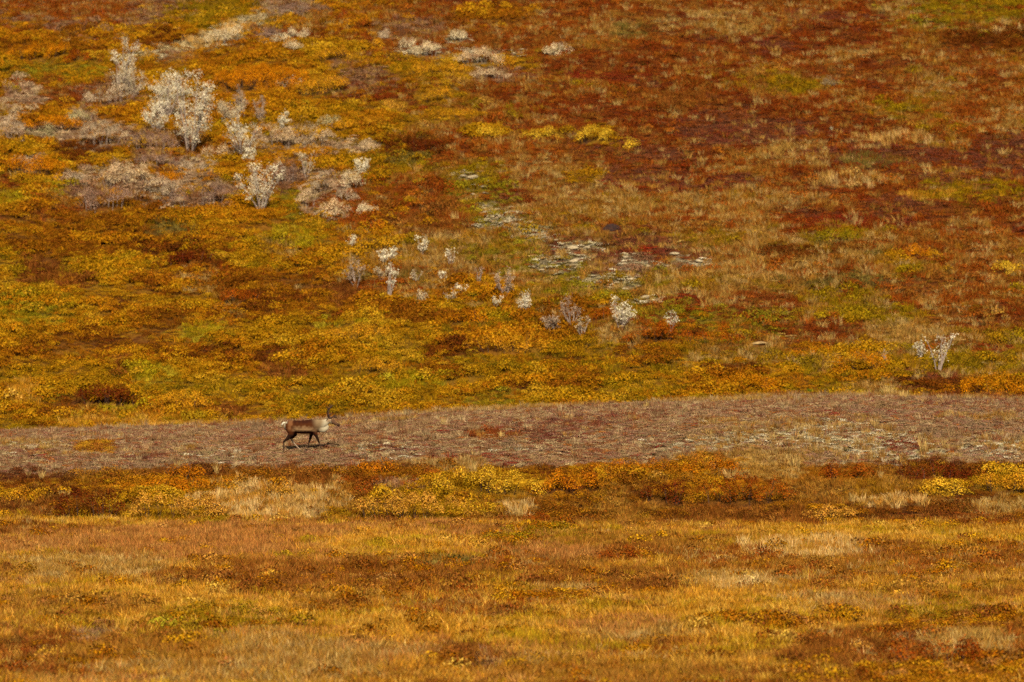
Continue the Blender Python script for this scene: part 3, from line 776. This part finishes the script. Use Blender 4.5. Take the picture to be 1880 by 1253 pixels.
OR = (208, 124, 10); GO = (214, 144, 26); RU = (164, 78, 10); DK = (112, 44, 8); YE = (234, 180, 46); TN = (218, 152, 48); OL = (160, 130, 14)
G4 = 'orange dwarf birch mounds on the hillside'
for row in [
    (60, 112, 150, 36, OR, 'long orange birch mound at the left edge near the top'),
    (150, 118, 80, 30, RU, 'rust-red birch mound right of the long orange one at the top left'),
    (100, 246, 120, 50, OR, 'orange birch mound above the grey-green bushes at the left edge'),
    (62, 328, 130, 54, OR, 'large orange birch mound left of the tan willow bush'),
    (470, 175, 200, 74, OR, 'big golden orange birch field right of the white thicket'),
    (590, 178, 110, 50, GO, 'golden birch mound at the right of the big birch field'),
    (612, 118, 90, 32, GO, 'golden birch mound with dark hollow behind the big birch field'),
    (690, 92, 50, 12, GO, 'thin flat golden birch right of the hollow'),
    (660, 245, 110, 40, GO, 'golden birch mound above the tan dome bush'),
    (548, 292, 96, 20, GO, 'golden birch strip crossing the grey bushes'),
    (755, 288, 124, 32, DK, 'dark rust birch mound right of the tan dome bush'),
    (810, 142, 130, 32, GO, 'golden birch mound under the whitish row top centre'),
    (942, 130, 92, 24, GO, 'golden birch right of the largest tan-grey bush'),
    (722, 208, 62, 18, TN, 'pale gold crescent birch on the red-brown slope'),
    (830, 222, 100, 16, GO, 'flat golden birch in the slope centre'),
    (895, 256, 66, 20, YE, 'small yellow birch cushion in the slope centre'),
    (998, 258, 76, 12, YE, 'thin yellow birch streak in the red slope'),
    (1086, 266, 84, 36, YE, 'bright yellow birch on the red slope'),
    (1158, 278, 34, 14, YE, 'tiny yellow birch right of the bright one'),
    (806, 188, 60, 34, GO, 'round golden birch left of the crimson patch'),
    (310, 336, 60, 24, OR, 'orange birch mound inside the lower thicket'),
    (1540, 446, 100, 28, OL, 'olive-gold birch mound alone on the right slope'),
    (1684, 476, 64, 16, OR, 'small orange birch on the right slope beside a dark hollow'),
    (1848, 508, 50, 12, YE, 'little yellow birch at the right edge'),
    (1582, 690, 120, 46, OR, 'brightest orange birch mound at the foot of the right slope'),
    (1490, 662, 100, 26, OR, 'flat orange birch left of the brightest mound'),
    (1310, 640, 122, 40, RU, 'rust-orange birch mound beside the tan stone'),
    (1110, 592, 52, 24, RU, 'rust birch hump left of the brightest round willow'),
    (1200, 632, 110, 36, RU, 'dark rust birch hump right of the brightest round willow'),
    (1812, 728, 150, 28, OR, 'orange birch band behind the ridge at the right edge'),
    (1370, 724, 130, 32, OR, 'orange birch mound just behind the ridge crest'),
    (850, 600, 120, 26, OR, 'orange birch swell in the carpet right of the tall narrow willow'),
    (930, 652, 170, 34, GO, 'golden swell beside the dark hollow in the birch carpet'),
    (690, 690, 110, 32, GO, 'golden birch swell above the caribou antlers'),
    (330, 756, 150, 32, GO, 'golden birch bush overhanging the hollow meadow'),
    (200, 750, 150, 38, DK, 'birch bush with shade painted into its leaves, left of the hollow meadow'),  # whole bush coloured dark to stand for the shade under its edge
    (640, 636, 150, 30, GO, 'wide golden swell in the middle of the birch carpet'),
    (340, 490, 130, 30, DK, 'dark rust birch mound in the lower left slope'),
    (440, 560, 110, 28, RU, 'rust birch hump left of the twin willows'),
]:
    px, py, w, h, c, lab = row
    make_mound('dwarf_birch', lab, 'birch shrub', G4, px, py, w, h, c, hm=min(0.95, max(0.6, h / 36 * 0.9)), leaf=0.05, dens=230)

OR = (194, 110, 12); GO = (206, 136, 26); RU = (154, 72, 12); YE = (224, 166, 40); TN = (214, 146, 50)
G5 = 'dwarf birch shrubs on the bank below the ridge'
for row in [
    (338, 884, 80, 24, OR, 'small bright orange birch highest on the bank left of the caribou'),
    (165, 956, 150, 56, DK, 'dark red birch shrub at the left of the bank'),
    (310, 958, 210, 54, TN, 'tan and gold birch shrub with dark base on the left bank'),
    (18, 922, 60, 24, GO, 'golden birch cut off by the left edge'),
    (330, 908, 240, 24, OR, 'long orange birch row behind the tan and gold shrub'),
    (512, 918, 50, 20, TN, 'small gold birch standing in the pale reeds'),
    (755, 962, 270, 46, TN, 'large tan-gold birch shrub in front centre of the bank'),
    (895, 914, 220, 44, YE, 'brightest yellow birch shrub on the bank'),
    (1052, 912, 120, 36, OR, 'orange-brown birch adjoining the yellow shrub'),
    (1000, 966, 90, 26, RU, 'rust birch at the meadow edge below the yellow shrub'),
    (690, 874, 90, 18, OR, 'low orange birch at the ridge edge right of the caribou'),
    (1160, 874, 170, 22, OR, 'orange birch strip along the top of the bank'),
    (1310, 872, 130, 28, OR, 'orange birch hump at the top of the bank right of centre'),
    (1222, 930, 100, 42, DK, 'darkest red birch shrub on the bank'),
    (1370, 932, 190, 48, RU, 'large orange-red birch shrub right of the darkest one'),
    (1548, 884, 120, 28, RU, 'rust birch at the ridge edge on the right'),
    (1740, 912, 90, 28, YE, 'yellow birch streak on the right bank'),
    (1845, 910, 110, 38, GO, 'golden birch shrub at the right edge of the bank'),
    (1715, 884, 150, 28, DK, 'dark rust birch at the top of the right bank'),
    (1528, 958, 116, 22, TN, 'tan birch strip low on the right bank'),
    (1138, 1036, 96, 24, RU, 'red-brown shrub alone in the open meadow'),
    (1720, 1232, 230, 36, RU, 'dark rust shrub in the lower right corner'),
]:
    px, py, w, h, c, lab = row
    make_mound('bank_birch', lab, 'birch shrub', G5, px, py, w, h, c, hm=min(1.05, max(0.55, h / 50 * 1.05)), leaf=0.05, dens=240)

# ------------------------------------------------------------------ grass tufts that stand out
STR = (224, 178, 100)
def make_tuft(label, px, py, wpx, hpx, col, group='pale grass tufts on the ridge'):
    base = at(px, py); s = px_per_m(base)
    r = np.random.default_rng(int(px * 3 + py))
    h = hpx / s
    V, F, v = blade_tris(int(26 + wpx * 2.4), wpx / s * 0.28, h * 0.35, h, 0.018, 0.45, r)
    o = link('grass_tuft', mesh_np('grass_tuft', V, F, v, M_OGRASS), None, base, alb(col))
    tag(o, label, 'grass', group)
for px, py, w, h, c, lab in [
    (1187, 750, 14, 19, STR, 'slim pale grass tuft on the ridge crest right of centre'),
    (814, 782, 14, 18, STR, 'pale grass tuft on the ridge right of the caribou head'),
    (920, 804, 18, 14, STR, 'low straw tuft on the ridge in the picture centre'),
    (1036, 772, 26, 10, STR, 'wide low straw tuft near the crest at the centre'),
    (1606, 788, 16, 24, STR, 'bright pale tuft alone on the right part of the ridge'),
    (1696, 832, 20, 36, STR, 'tall wispy tuft beside the crimson patch on the ridge'),
    (52, 878, 8, 16, STR, 'thin leftmost grass wisp at the ridge foot'),
    (77, 880, 16, 18, STR, 'fan-shaped tuft at the ridge foot near the left edge'),
    (1617, 880, 10, 20, STR, 'single bright tuft on the right bank'),
    (1545, 728, 50, 14, (196, 168, 70), 'greenish straw tuft, leftmost on the right crest'),
    (1590, 728, 44, 16, (196, 168, 70), 'greenish straw tuft, second on the right crest'),
    (1630, 730, 36, 28, STR, 'tallest straw tuft on the right crest'),
    (1660, 732, 30, 20, STR, 'straw tuft right of the tallest one on the crest'),
    (1726, 734, 16, 14, STR, 'small straw tuft, rightmost on the crest'),
    (1488, 722, 26, 9, (70, 120, 30), 'fresh green clump on the ridge crest'),
    (398, 872, 10, 26, STR, 'tall thin tuft on the bank above the pale reeds'),
    (870, 872, 16, 28, STR, 'wispy tuft behind the brightest yellow birch'),
    (325, 862, 12, 22, STR, 'wispy tuft on the ridge above the small orange birch'),
    (1460, 860, 30, 30, STR, 'cluster of tall straw stems at the ridge foot right of centre'),
    (1340, 884, 34, 28, STR, 'straw stems behind the large orange-red birch'),
    (1565, 925, 14, 24, STR, 'straw stems low on the right bank'),
    (955, 950, 40, 24, STR, 'pale reed tuft in front of the yellow birch'),
    (1526, 242, 6, 12, (226, 206, 160), 'single white grass plume on the upper right slope'),
]:
    make_tuft(lab, px, py, w, h, c)

# ------------------------------------------------------------------ stones
def stone_mesh(name, seed, mat, flat=0.4, detail=2):
    bm = bmesh.new()
    bmesh.ops.create_icosphere(bm, subdivisions=detail, radius=0.5)
    r = random.Random(seed)
    ax = [Vector((r.uniform(-1, 1), r.uniform(-1, 1), r.uniform(-1, 1))).normalized() for _ in range(7)]
    cut = [r.uniform(0.28, 0.46) for _ in ax]
    for v in bm.verts:
        for a, c in zip(ax, cut):
            d = v.co.dot(a)
            if d > c: v.co -= a * (d - c) * 0.85
        v.co *= 1 + r.uniform(-.05, .05)
        v.co.z *= flat
    me = bpy.data.meshes.new(name); bm.to_mesh(me); bm.free()
    me.materials.append(mat)
    return me
M_PALE = plain_material('lichen_stone', (196, 172, 130), 0.95, (9, (132, 104, 70)), 1.0)
M_TAN = plain_material('tan_stone', (178, 140, 84), 0.9, (7, (120, 92, 56)), 0.6)
M_DARK = plain_material('dark_stone', (62, 32, 16), 0.9, (8, (36, 20, 12)), 0.7)
stones = [stone_mesh('stone_%d' % j, j, M_PALE, 0.5) for j in range(6)]
spots = [(852, 326, 20), (868, 328, 26), (890, 345, 22), (868, 358, 12), (892, 357, 14), (890, 378, 12), (958, 430, 16), (1000, 436, 14), (1052, 456, 26), (1078, 457, 24),
         (1042, 462, 14), (1055, 480, 28), (1150, 474, 18), (1162, 480, 22), (1148, 486, 20), (1212, 484, 22), (1238, 468, 22), (1284, 482, 30), (1160, 514, 22), (1132, 520, 18), (1172, 527, 16),
         (1186, 548, 28), (1212, 556, 14), (1090, 508, 18), (1100, 518, 14), (994, 497, 22), (1020, 442, 16), (1226, 490, 16), (1190, 490, 14), (970, 442, 14), (1140, 498, 14), (1120, 530, 18),
         (1148, 532, 16), (756, 832, 12), (784, 822, 16), (862, 838, 12), (712, 834, 22), (1530, 784, 16), (620, 858, 8), (874, 776, 7), (1000, 762, 8), (1822, 832, 12)]
CLUSTER = {}
for j, (px, py, w) in enumerate(spots):
    b = at(px, py); s = px_per_m(b)
    up = py > 700
    o = link('pale_stone', stones[j % 6], None, b)
    wm = w / s * (0.7 if up else 0.9)
    FOOT.append((b.x, b.y - 0.1, wm * 0.5, wm * 0.5 + (0.0 if up else 0.25)))
    o.scale = (wm, wm * 0.9, wm * (0.6 if up else 0.7)); o.rotation_euler = (random.uniform(-.1, .25), random.uniform(-.15, .15), random.random() * 6.28)
    lb = ('of the pebbles in the heath of the ridge' if up else 'of the row at the upper end of the outcrop' if px < 900 and py < 400 else 'on the narrow left arm of the outcrop' if px < 1035
          else 'on the right tail of the outcrop' if px > 1200 and py < 500 else 'in the lowest part of the outcrop' if py > 505
          else 'in the left half of the outcrop centre' if px < 1110 else 'in the right half of the outcrop centre')
    CLUSTER.setdefault(lb, []).append((px, py, w, o))
for lb, rows in CLUSTER.items():
    done = set()
    for word, key in (('leftmost', lambda r: r[0]), ('rightmost', lambda r: -r[0]), ('topmost', lambda r: r[1]), ('nearest', lambda r: -r[1])):
        r0 = min(rows, key=key)
        if id(r0) not in done and sum(key(q) == key(r0) for q in rows) == 1:
            done.add(id(r0)); tag(r0[3], word + ' pale stone ' + lb, 'stone', 'pale stones ' + lb)
    for r0 in rows:
        if id(r0) not in done: tag(r0[3], 'pale stone between the outer ones ' + lb, 'stone', 'pale stones ' + lb)
b = at(1123, 421); s = px_per_m(b)
FOOT.append((b.x, b.y - 0.35, 0.6, 0.9))
o = link('dark_boulder', stone_mesh('dark_boulder', 42, M_DARK, 0.62, 3), None, b)
o.scale = (36 / s, 26 / s, 30 / s); o.rotation_euler = (0, 0, 0.3)
tag(o, 'dark brown boulder alone on the straw slope right of the pale stones', 'boulder')
b = at(1393, 632); s = px_per_m(b)
FOOT.append((b.x, b.y - 0.35, 0.6, 0.8))
o = link('tan_stone', stone_mesh('tan_stone', 5, M_TAN, 0.4, 3), None, b)
o.scale = (36 / s, 24 / s, 22 / s)
tag(o, 'flat tan stone in the green patch beside the rust-orange birch', 'stone')

# ------------------------------------------------------------------ uncountable cover between the things
sp_names = ['grass', 'leafy', 'heath', 'lichen']
SPM = np.array([SPECIES[k] for k in KINDS])
def cover(zone, y0, y1, density, text, hs):
    x, y = grid_points(y0, y1, density)
    z, px, py, k = classify(x, y)
    keep = np.ones(len(x), bool)
    for fx_, fy_, rx_, ry_ in FOOT:
        keep &= ((x - fx_) / rx_) ** 2 + ((y - fy_) / ry_) ** 2 > 0.6 + 0.5 * rng.random(len(x))
    x, y, z, k = x[keep], y[keep], z[keep], k[keep]
    n = len(x)
    cum = np.cumsum(SPM[k], axis=1)
    sp = (rng.random(n)[:, None] > cum).sum(1).clip(0, 3)
    tint = np.zeros((n, 3))
    for ki, kn in enumerate(KINDS):
        m = k == ki
        if not m.any(): continue
        pal = np.array([alb(c) for c in PAL[kn]])
        # neighbouring plants tend to share a tone
        f = (fbm(x[m] / 1.1, y[m] / 1.5, 41, 2) * 1.6 - 0.3 + (rng.random(m.sum()) - .5) * 0.6).clip(0, 0.999)
        tint[m] = pal[(f * len(pal)).astype(int)]
        if kn in ('rust', 'red', 'plum', 'crim', 'mauve'):            # dry straw stands over the red heath
            g = m & (sp == 0) & (rng.random(n) < 0.40)
            sp_ = np.array([alb(c) for c in PAL['straw']])
            tint[g] = sp_[rng.integers(0, len(sp_), g.sum())]
    mean = np.array([alb((186, 130, 40)), alb((150, 108, 70)), alb((158, 102, 26))])[0 if zone == 'meadow' else 1 if zone == 'ridge' else 2]
    tint = tint * 0.88 + mean * 0.12
    tint[sp == 0] *= 1.3
    tint *= (0.82 + 0.36 * rng.random(n))[:, None]
    big = fbm(x / 2.2, y / 1.0, 42, 2)
    if zone == 'meadow':                                             # rust shrublets among the meadow grass
        g = (sp == 1) & (y < 151) & (rng.random(n) < 0.6)
        pb = np.array([alb(c) for c in PAL['br'] + PAL['bo'] + [(184, 120, 44), (150, 96, 40), (130, 70, 24)]])
        tint[g] = pb[rng.integers(0, len(pb), g.sum())]
    if zone == 'ridge':
        u = rng.random(n) + 0.35 * (fbm(x / 1.2, y / 1.2, 44, 2) - 0.5)
        for lo, hi, c in ((.0, .04, (132, 34, 24)), (.04, .11, (128, 70, 50)), (.11, .14, (170, 94, 30)), (.14, .42, (150, 104, 78))):
            g = (sp == 2) & (k == KI['bench']) & (u >= lo) & (u < hi); tint[g] = alb(c)
        sp[(sp == 0) & (((x - CB.x) / 1.5) ** 2 + ((y - CB.y - 0.1) / 0.9) ** 2 < 1)] = 2
    for si, key in enumerate(sp_names):
        m = sp == si
        if key == 'leafy':
            m &= rng.random(n) < 0.62
        if not m.any(): continue
        q = m.sum()
        s = (0.7 + 0.6 * rng.random(q)) * hs
        if key == 'leafy':
            bb = ((big[m] - 0.25) / 0.5).clip(0, 1)
            s = s * (0.55 + 0.7 * bb)
            S3 = np.stack([s * 1.15, s * 1.15, s * (0.6 + 0.9 * bb)], 1)
        elif key == 'grass':
            tall = np.where(k[m] == KI['pale'], 1.3, 1.0) * np.where(k[m] == KI['bench'], 0.35 + 1.1 * rng.random(q) ** 3, 1.0)
            tall = tall * np.where(np.isin(k[m], [KI['green'], KI['lich'], KI['track']]), 0.55, 1.0) * (0.55 + 0.9 * big[m])
            S3 = np.stack([s, s, s * tall], 1)
        else:
            S3 = np.stack([s * 1.1, s * 1.1, s], 1)
        P = np.stack([x[m], y[m], z[m]], 1)
        nm, lb = text[key]
        scatter(nm, lb, key, P, tint[m], S3)

cover('meadow', 86, 157, 26, {
    'grass': ('meadow_grass', 'golden and straw coloured meadow grass across the foreground'),
    'leafy': ('meadow_shrublets', 'low orange and rust leafy shrublets in the foreground meadow'),
    'heath': ('meadow_heath', 'dark red low heath plants in the foreground meadow'),
    'lichen': ('meadow_lichen', 'pale lichen between the foreground grasses')}, 0.85)
cover('ridge', 157, 178, 44, {
    'grass': ('ridge_grass', 'thin straw grass growing on the heath ridge'),
    'leafy': ('ridge_shrublets', 'small orange leafy shrublets on the heath ridge'),
    'heath': ('ridge_heath', 'mauve brown dwarf heath covering the ridge under the caribou'),
    'lichen': ('ridge_lichen', 'pale grey lichen crusts on the heath ridge')}, 0.72)
cover('hill', 184, 272, 19, {
    'grass': ('hillside_grass', 'straw and olive grass over the hillside'),
    'leafy': ('birch_carpet', 'orange and gold dwarf birch carpet over the hillside'),
    'heath': ('hillside_heath', 'dark red and rust heath over the hillside'),
    'lichen': ('hillside_lichen', 'pale lichen patches on the hillside')}, 1.1)

# ------------------------------------------------------------------ caribou
def loft(rings, sides=16):
    """closed loft of elliptical rings: centre (x,y,z), half size across the spine, half width"""
    V = []; F = []
    C = [Vector(r[0]) for r in rings]
    for i, (c, a, b) in enumerate(rings):
        d = (C[min(i + 1, len(C) - 1)] - C[max(i - 1, 0)]).normalized()
        w = Vector((0, 1, 0)); u = w.cross(d).normalized(); w = d.cross(u).normalized()
        for k in range(sides):
            t = 2 * math.pi * k / sides
            V.append(C[i] + u * math.cos(t) * a + w * math.sin(t) * b)
    for i in range(len(C) - 1):
        for k in range(sides):
            F.append((i * sides + k, i * sides + (k + 1) % sides, (i + 1) * sides + (k + 1) % sides, (i + 1) * sides + k))
    F.append(tuple(range(sides - 1, -1, -1)))
    F.append(tuple(range((len(C) - 1) * sides, len(C) * sides)))
    return V, F

def foot_z(x, y):
    return float(height(CB.x + x, CB.y + y)) - CB.z

parts = []
parts.append(loft([((-.70, 0, .98), .05, .05), ((-.66, 0, .97), .13, .11), ((-.58, 0, .94), .195, .17), ((-.45, 0, .915), .23, .20), ((-.28, 0, .905), .235, .22), ((-.05, 0, .89), .25, .24),
                   ((.15, 0, .895), .26, .235), ((.30, 0, .915), .27, .215), ((.42, 0, .925), .262, .19), ((.54, 0, .925), .22, .15), ((.62, 0, .92), .14, .10)]))
parts.append(loft([((.38, 0, .99), .19, .12), ((.55, 0, .985), .19, .12), ((.70, 0, 1.0), .165, .10), ((.82, 0, 1.06), .13, .085), ((.92, 0, 1.13), .095, .075)]))
parts.append(loft([((.50, 0, .86), .14, .10), ((.64, 0, .83), .14, .09), ((.76, 0, .82), .13, .07), ((.84, 0, .86), .10, .05), ((.90, 0, .96), .06, .04)]))
parts.append(loft([((.85, 0, 1.14), .05, .05), ((.89, 0, 1.15), .085, .075), ((.97, 0, 1.135), .092, .08), ((1.06, 0, 1.09), .08, .064), ((1.16, 0, 1.04), .062, .05), ((1.25, 0, .99), .055, .046), ((1.31, 0, .955), .05, .042), ((1.345, 0, .94), .028, .026)]))
def leg(pts):
    parts.append(loft([((x, y, z), a, b) for x, y, z, a, b in pts], 12))
nh, fh, nf, ff = -.12, .12, -.10, .10
zn = [foot_z(-.74, nh), foot_z(-.10, fh), foot_z(.76, nf), foot_z(.09, ff)]
leg([(-.47, nh * .7, .98, .15, .07), (-.46, nh * .9, .84, .18, .10), (-.44, nh, .72, .15, .09), (-.45, nh, .62, .115, .075), (-.55, nh, .50, .070, .055), (-.66, nh, .41, .048, .040), (-.705, nh, .36, .040, .034),
     (-.715, nh, .26, .028, .026), (-.72, nh, .14 + zn[0] * .5, .026, .024), (-.725, nh, .08 + zn[0], .030, .028), (-.75, nh, .03 + zn[0], .032, .032)])
leg([(-.44, fh * .7, .96, .14, .07), (-.40, fh * .9, .82, .16, .09), (-.34, fh, .70, .13, .085), (-.32, fh, .62, .10, .07), (-.39, fh, .53, .062, .05), (-.45, fh, .46, .046, .036),
     (-.42, fh, .40, .036, .030), (-.32, fh, .27, .027, .025), (-.20, fh, .13 + zn[1] * .6, .025, .023), (-.15, fh, .075 + zn[1], .029, .027), (-.11, fh, .03 + zn[1], .032, .032)])
leg([(.38, nf * .8, .96, .13, .07), (.40, nf * .95, .82, .14, .085), (.44, nf, .68, .085, .065), (.50, nf, .54, .055, .048), (.56, nf, .40, .042, .036), (.58, nf, .34, .036, .032),
     (.62, nf, .22, .026, .024), (.66, nf, .12 + zn[2] * .6, .026, .024), (.70, nf, .07 + zn[2], .028, .027), (.75, nf, .03 + zn[2], .031, .031)])
leg([(.34, ff * .8, .94, .12, .07), (.33, ff * .95, .80, .13, .08), (.30, ff, .66, .08, .06), (.265, ff, .52, .055, .046), (.225, ff, .39, .042, .035), (.21, ff, .33, .035, .030),
     (.165, ff, .21, .026, .024), (.12, ff, .11 + zn[3] * .6, .026, .024), (.10, ff, .07 + zn[3], .029, .027), (.09, ff, .03 + zn[3], .031, .031)])
for sg in (-1, 1):                                                   # ears
    parts.append(loft([((.905, .055 * sg, 1.20), .03, .02), ((.88, .10 * sg, 1.215), .035, .018), ((.855, .145 * sg, 1.225), .028, .014), ((.84, .175 * sg, 1.23), .008, .006)], 8))
V = []; F = []
for v, f in parts:
    o_ = len(V); V += [tuple(p) for p in v]; F += [tuple(i_ + o_ for i_ in q) for q in f]
tmp = bpy.data.meshes.new('tmp_body'); tmp.from_pydata(V, [], F)
bm = bmesh.new(); bm.from_mesh(tmp); bmesh.ops.recalc_face_normals(bm, faces=bm.faces); bm.to_mesh(tmp); bm.free()
to = bpy.data.objects.new('tmp_body', tmp); COL.objects.link(to)
md = to.modifiers.new('r', 'REMESH'); md.mode = 'VOXEL'; md.voxel_size = 0.014; md.use_smooth_shade = True
sm = to.modifiers.new('s', 'SMOOTH'); sm.factor = 0.5; sm.iterations = 5
dg = bpy.context.evaluated_depsgraph_get()
body = bpy.data.meshes.new_from_object(to.evaluated_get(dg))
bpy.data.objects.remove(to)
body.name = 'caribou_body'
nv = len(body.vertices)
co = np.empty(nv * 3, np.float32); body.vertices.foreach_get('co', co); co = co.reshape(-1, 3)
x, y, z = co.T
nz = (vnoise(x * 14, z * 14 + y * 5, 71) - 0.5) * 0.05
c = np.tile(alb((72, 35, 13)), (nv, 1))
def paint(mask, col, soft=None):
    w = np.clip(mask, 0, 1)[:, None]
    global c
    c = c * (1 - w) + np.array(alb(col)) * w
dark, brown, light, cream, white, legc, belly = (50, 22, 9), (92, 48, 20), (164, 124, 82), (126, 100, 68), (178, 158, 124), (40, 22, 13), (196, 166, 124)
paint(sstep(.96, 1.14, z + nz * 2) * sstep(.62, .30, x), dark)                                                      # dark saddle
paint(sstep(1.0, .78, z + nz * 2 + .10 * np.maximum(x - .1, 0)) * sstep(.72, .76, z) * sstep(-.46, -.2, x + nz) * sstep(.52, .25, x) * .9, light)
paint(sstep(-.36, -.44, x + nz * 2) * sstep(-.60, -.5, x) * sstep(.72, .85, z) * .5, (140, 90, 52))                # lighter highlight painted down the haunch      # pale flank
paint(sstep(.765, .735, z + nz * .5) * sstep(-.42, -.3, x) * sstep(.5, .4, x), dark)           # dark flank stripe
paint(sstep(.675, .655, z) * sstep(-.3, -.2, x) * sstep(.3, .2, x), belly)
paint(sstep(.30, .66, x + nz * 2 + (z - .95) * .35) * sstep(.66, .74, z), cream)                     # shoulder to neck
paint(sstep(.56, .78, x + nz + (.9 - z) * .3) * sstep(.60, .66, z), white)                                     # mane
paint(sstep(.80, .9, x) * sstep(1.06, 1.12, z) , (150, 118, 84))                                # crown of head
paint(sstep(1.0, 1.06, x) * sstep(1.42, 1.47, x * .42 + z), (92, 62, 42))                          # bridge of nose
paint(sstep(1.22, 1.29, x), (58, 38, 28))                                                     # muzzle
paint(sstep(.86, .84, x) * sstep(1.2, 1.21, z) * sstep(.06, .09, np.abs(y)), (70, 44, 30))          # ears
paint(sstep(-.62, -.68, x + nz) * sstep(.55, .62, z), white)                                    # rump
paint(sstep(-.54, -.62, x + nz) * sstep(1.02, 1.06, z), white)
paint(sstep(.66, .60, z) * sstep(.9, .8, x) * (1 - sstep(.60, .64, z) * sstep(-.2, -.1, x) * sstep(.24, .2, x)), legc)
paint(sstep(.02, .05, y) * sstep(.5, .42, z) * sstep(-.5, -.46, x) * sstep(.0, -.05, x), (166, 138, 108))      # far hind shank
paint(sstep(.36, .28, z) * 0.25, (120, 90, 64))
ca = body.attributes.new('coat', 'FLOAT_COLOR', 'POINT')
ca.data.foreach_set('color', np.concatenate([c, np.ones((nv, 1))], 1).astype(np.float32).ravel())
mt = bpy.data.materials.new('caribou_coat'); t, out = nt(mt); L = t.links.new
a = t.nodes.new('ShaderNodeAttribute'); a.attribute_name = 'coat'
co_ = t.nodes.new('ShaderNodeTexCoord'); n = t.nodes.new('ShaderNodeTexNoise'); n.inputs['Scale'].default_value = 60; n.inputs['Detail'].default_value = 4
L(co_.outputs['Object'], n.inputs['Vector'])
mr = t.nodes.new('ShaderNodeMapRange'); mr.inputs['To Min'].default_value = 0.7; mr.inputs['To Max'].default_value = 1.3; L(n.outputs['Fac'], mr.inputs['Value'])
hs = t.nodes.new('ShaderNodeHueSaturation'); L(a.outputs['Color'], hs.inputs['Color']); L(mr.outputs[0], hs.inputs['Value'])
p = t.nodes.new('ShaderNodeBsdfPrincipled'); p.inputs['Roughness'].default_value = 0.95; p.inputs['Specular IOR Level'].default_value = 0.03
L(hs.outputs[0], p.inputs['Base Color'])
bp = t.nodes.new('ShaderNodeBump'); bp.inputs['Strength'].default_value = 0.4; bp.inputs['Distance'].default_value = 0.01
L(n.outputs['Fac'], bp.inputs['Height']); L(bp.outputs[0], p.inputs['Normal']); L(p.outputs[0], out.inputs[0])
body.materials.clear(); body.materials.append(mt)
root = link('caribou', None, None, CB)
tag(root, 'brown and white antlered caribou walking right along the heath ridge', 'caribou')
link('body', body, root)
M_ANT = plain_material('antler_velvet', (46, 26, 15), 0.9, (20, (70, 44, 27)))
M_HOOF = plain_material('hoof_horn', (26, 18, 14), 0.5)
M_EYE = plain_material('eye', (12, 8, 6), 0.15, spec=0.6)
def antler(sg, k):
    P = lambda x_, y_, z_: Vector((x_, (y_) * sg, z_))
    dx = 0.0 if sg < 0 else 0.03
    t_ = [([P(.955 + dx, .045, 1.20), P(.905 + dx, .09, 1.31), P(.885 + dx, .16, 1.42), P(.915 + dx, .20, 1.54), P(1.0 + dx, .19, 1.64), P(1.09 + dx, .15, 1.71)], [.020, .018, .016, .015, .012, .006], 7),
          ([P(.93 + dx, .20, 1.56), P(.89 + dx, .215, 1.60), P(.86 + dx, .22, 1.65)], [.012, .010, .005], 6),
          ([P(1.0 + dx, .19, 1.64), P(.99 + dx, .19, 1.70), P(.965 + dx, .18, 1.74)], [.011, .009, .004], 6),
          ([P(.955 + dx, .05, 1.22), P(1.04, .05, 1.245), P(1.12, .035, 1.285), P(1.19, .03, 1.345)], [.020, .022, .024, .012], 6),
          ([P(1.10, .04, 1.275), P(1.17, .03, 1.27), P(1.23, .02, 1.245)], [.022, .022, .012], 6),
          ([P(.90 + dx, .095, 1.32), P(.97 + dx, .14, 1.36), P(1.04 + dx, .15, 1.43)], [.014, .012, .006], 6)]
    t_ = [(q, [v * 1.2 for v in w_], n_) for q, w_, n_ in t_]
    link('antler', tubes_mesh('antler', t_, M_ANT), root)
antler(-1, 0); antler(1, 1)
for hx, hy, hz in ((-.755, nh, zn[0]), (-.105, fh, zn[1]), (.76, nf, zn[2]), (.085, ff, zn[3])):
    v, f = loft([((hx - .01, hy, hz - .025), .045, .042), ((hx, hy, hz + .01), .046, .042), ((hx - .012, hy, hz + .05), .030, .030)], 10)
    me = bpy.data.meshes.new('hoof'); me.from_pydata([tuple(q) for q in v], [], f); me.materials.append(M_HOOF)
    link('hoof', me, root)
for sg in (-1, 1):
    bm = bmesh.new(); bmesh.ops.create_uvsphere(bm, u_segments=10, v_segments=8, radius=0.017)
    me = bpy.data.meshes.new('eye'); bm.to_mesh(me); bm.free(); me.materials.append(M_EYE)
    link('eye', me, root, (1.03, .068 * sg, 1.125))
v, f = loft([((-.66, 0, 1.06), .03, .03), ((-.72, 0, 1.05), .04, .035), ((-.77, 0, .99), .035, .03), ((-.785, 0, .93), .012, .01)], 10)
me = bpy.data.meshes.new('tail'); me.from_pydata([tuple(q) for q in v], [], f)
me.polygons.foreach_set('use_smooth', np.ones(len(me.polygons), bool))
me.materials.append(plain_material('tail_hair', (206, 188, 156), 0.9))
link('tail', me, root)
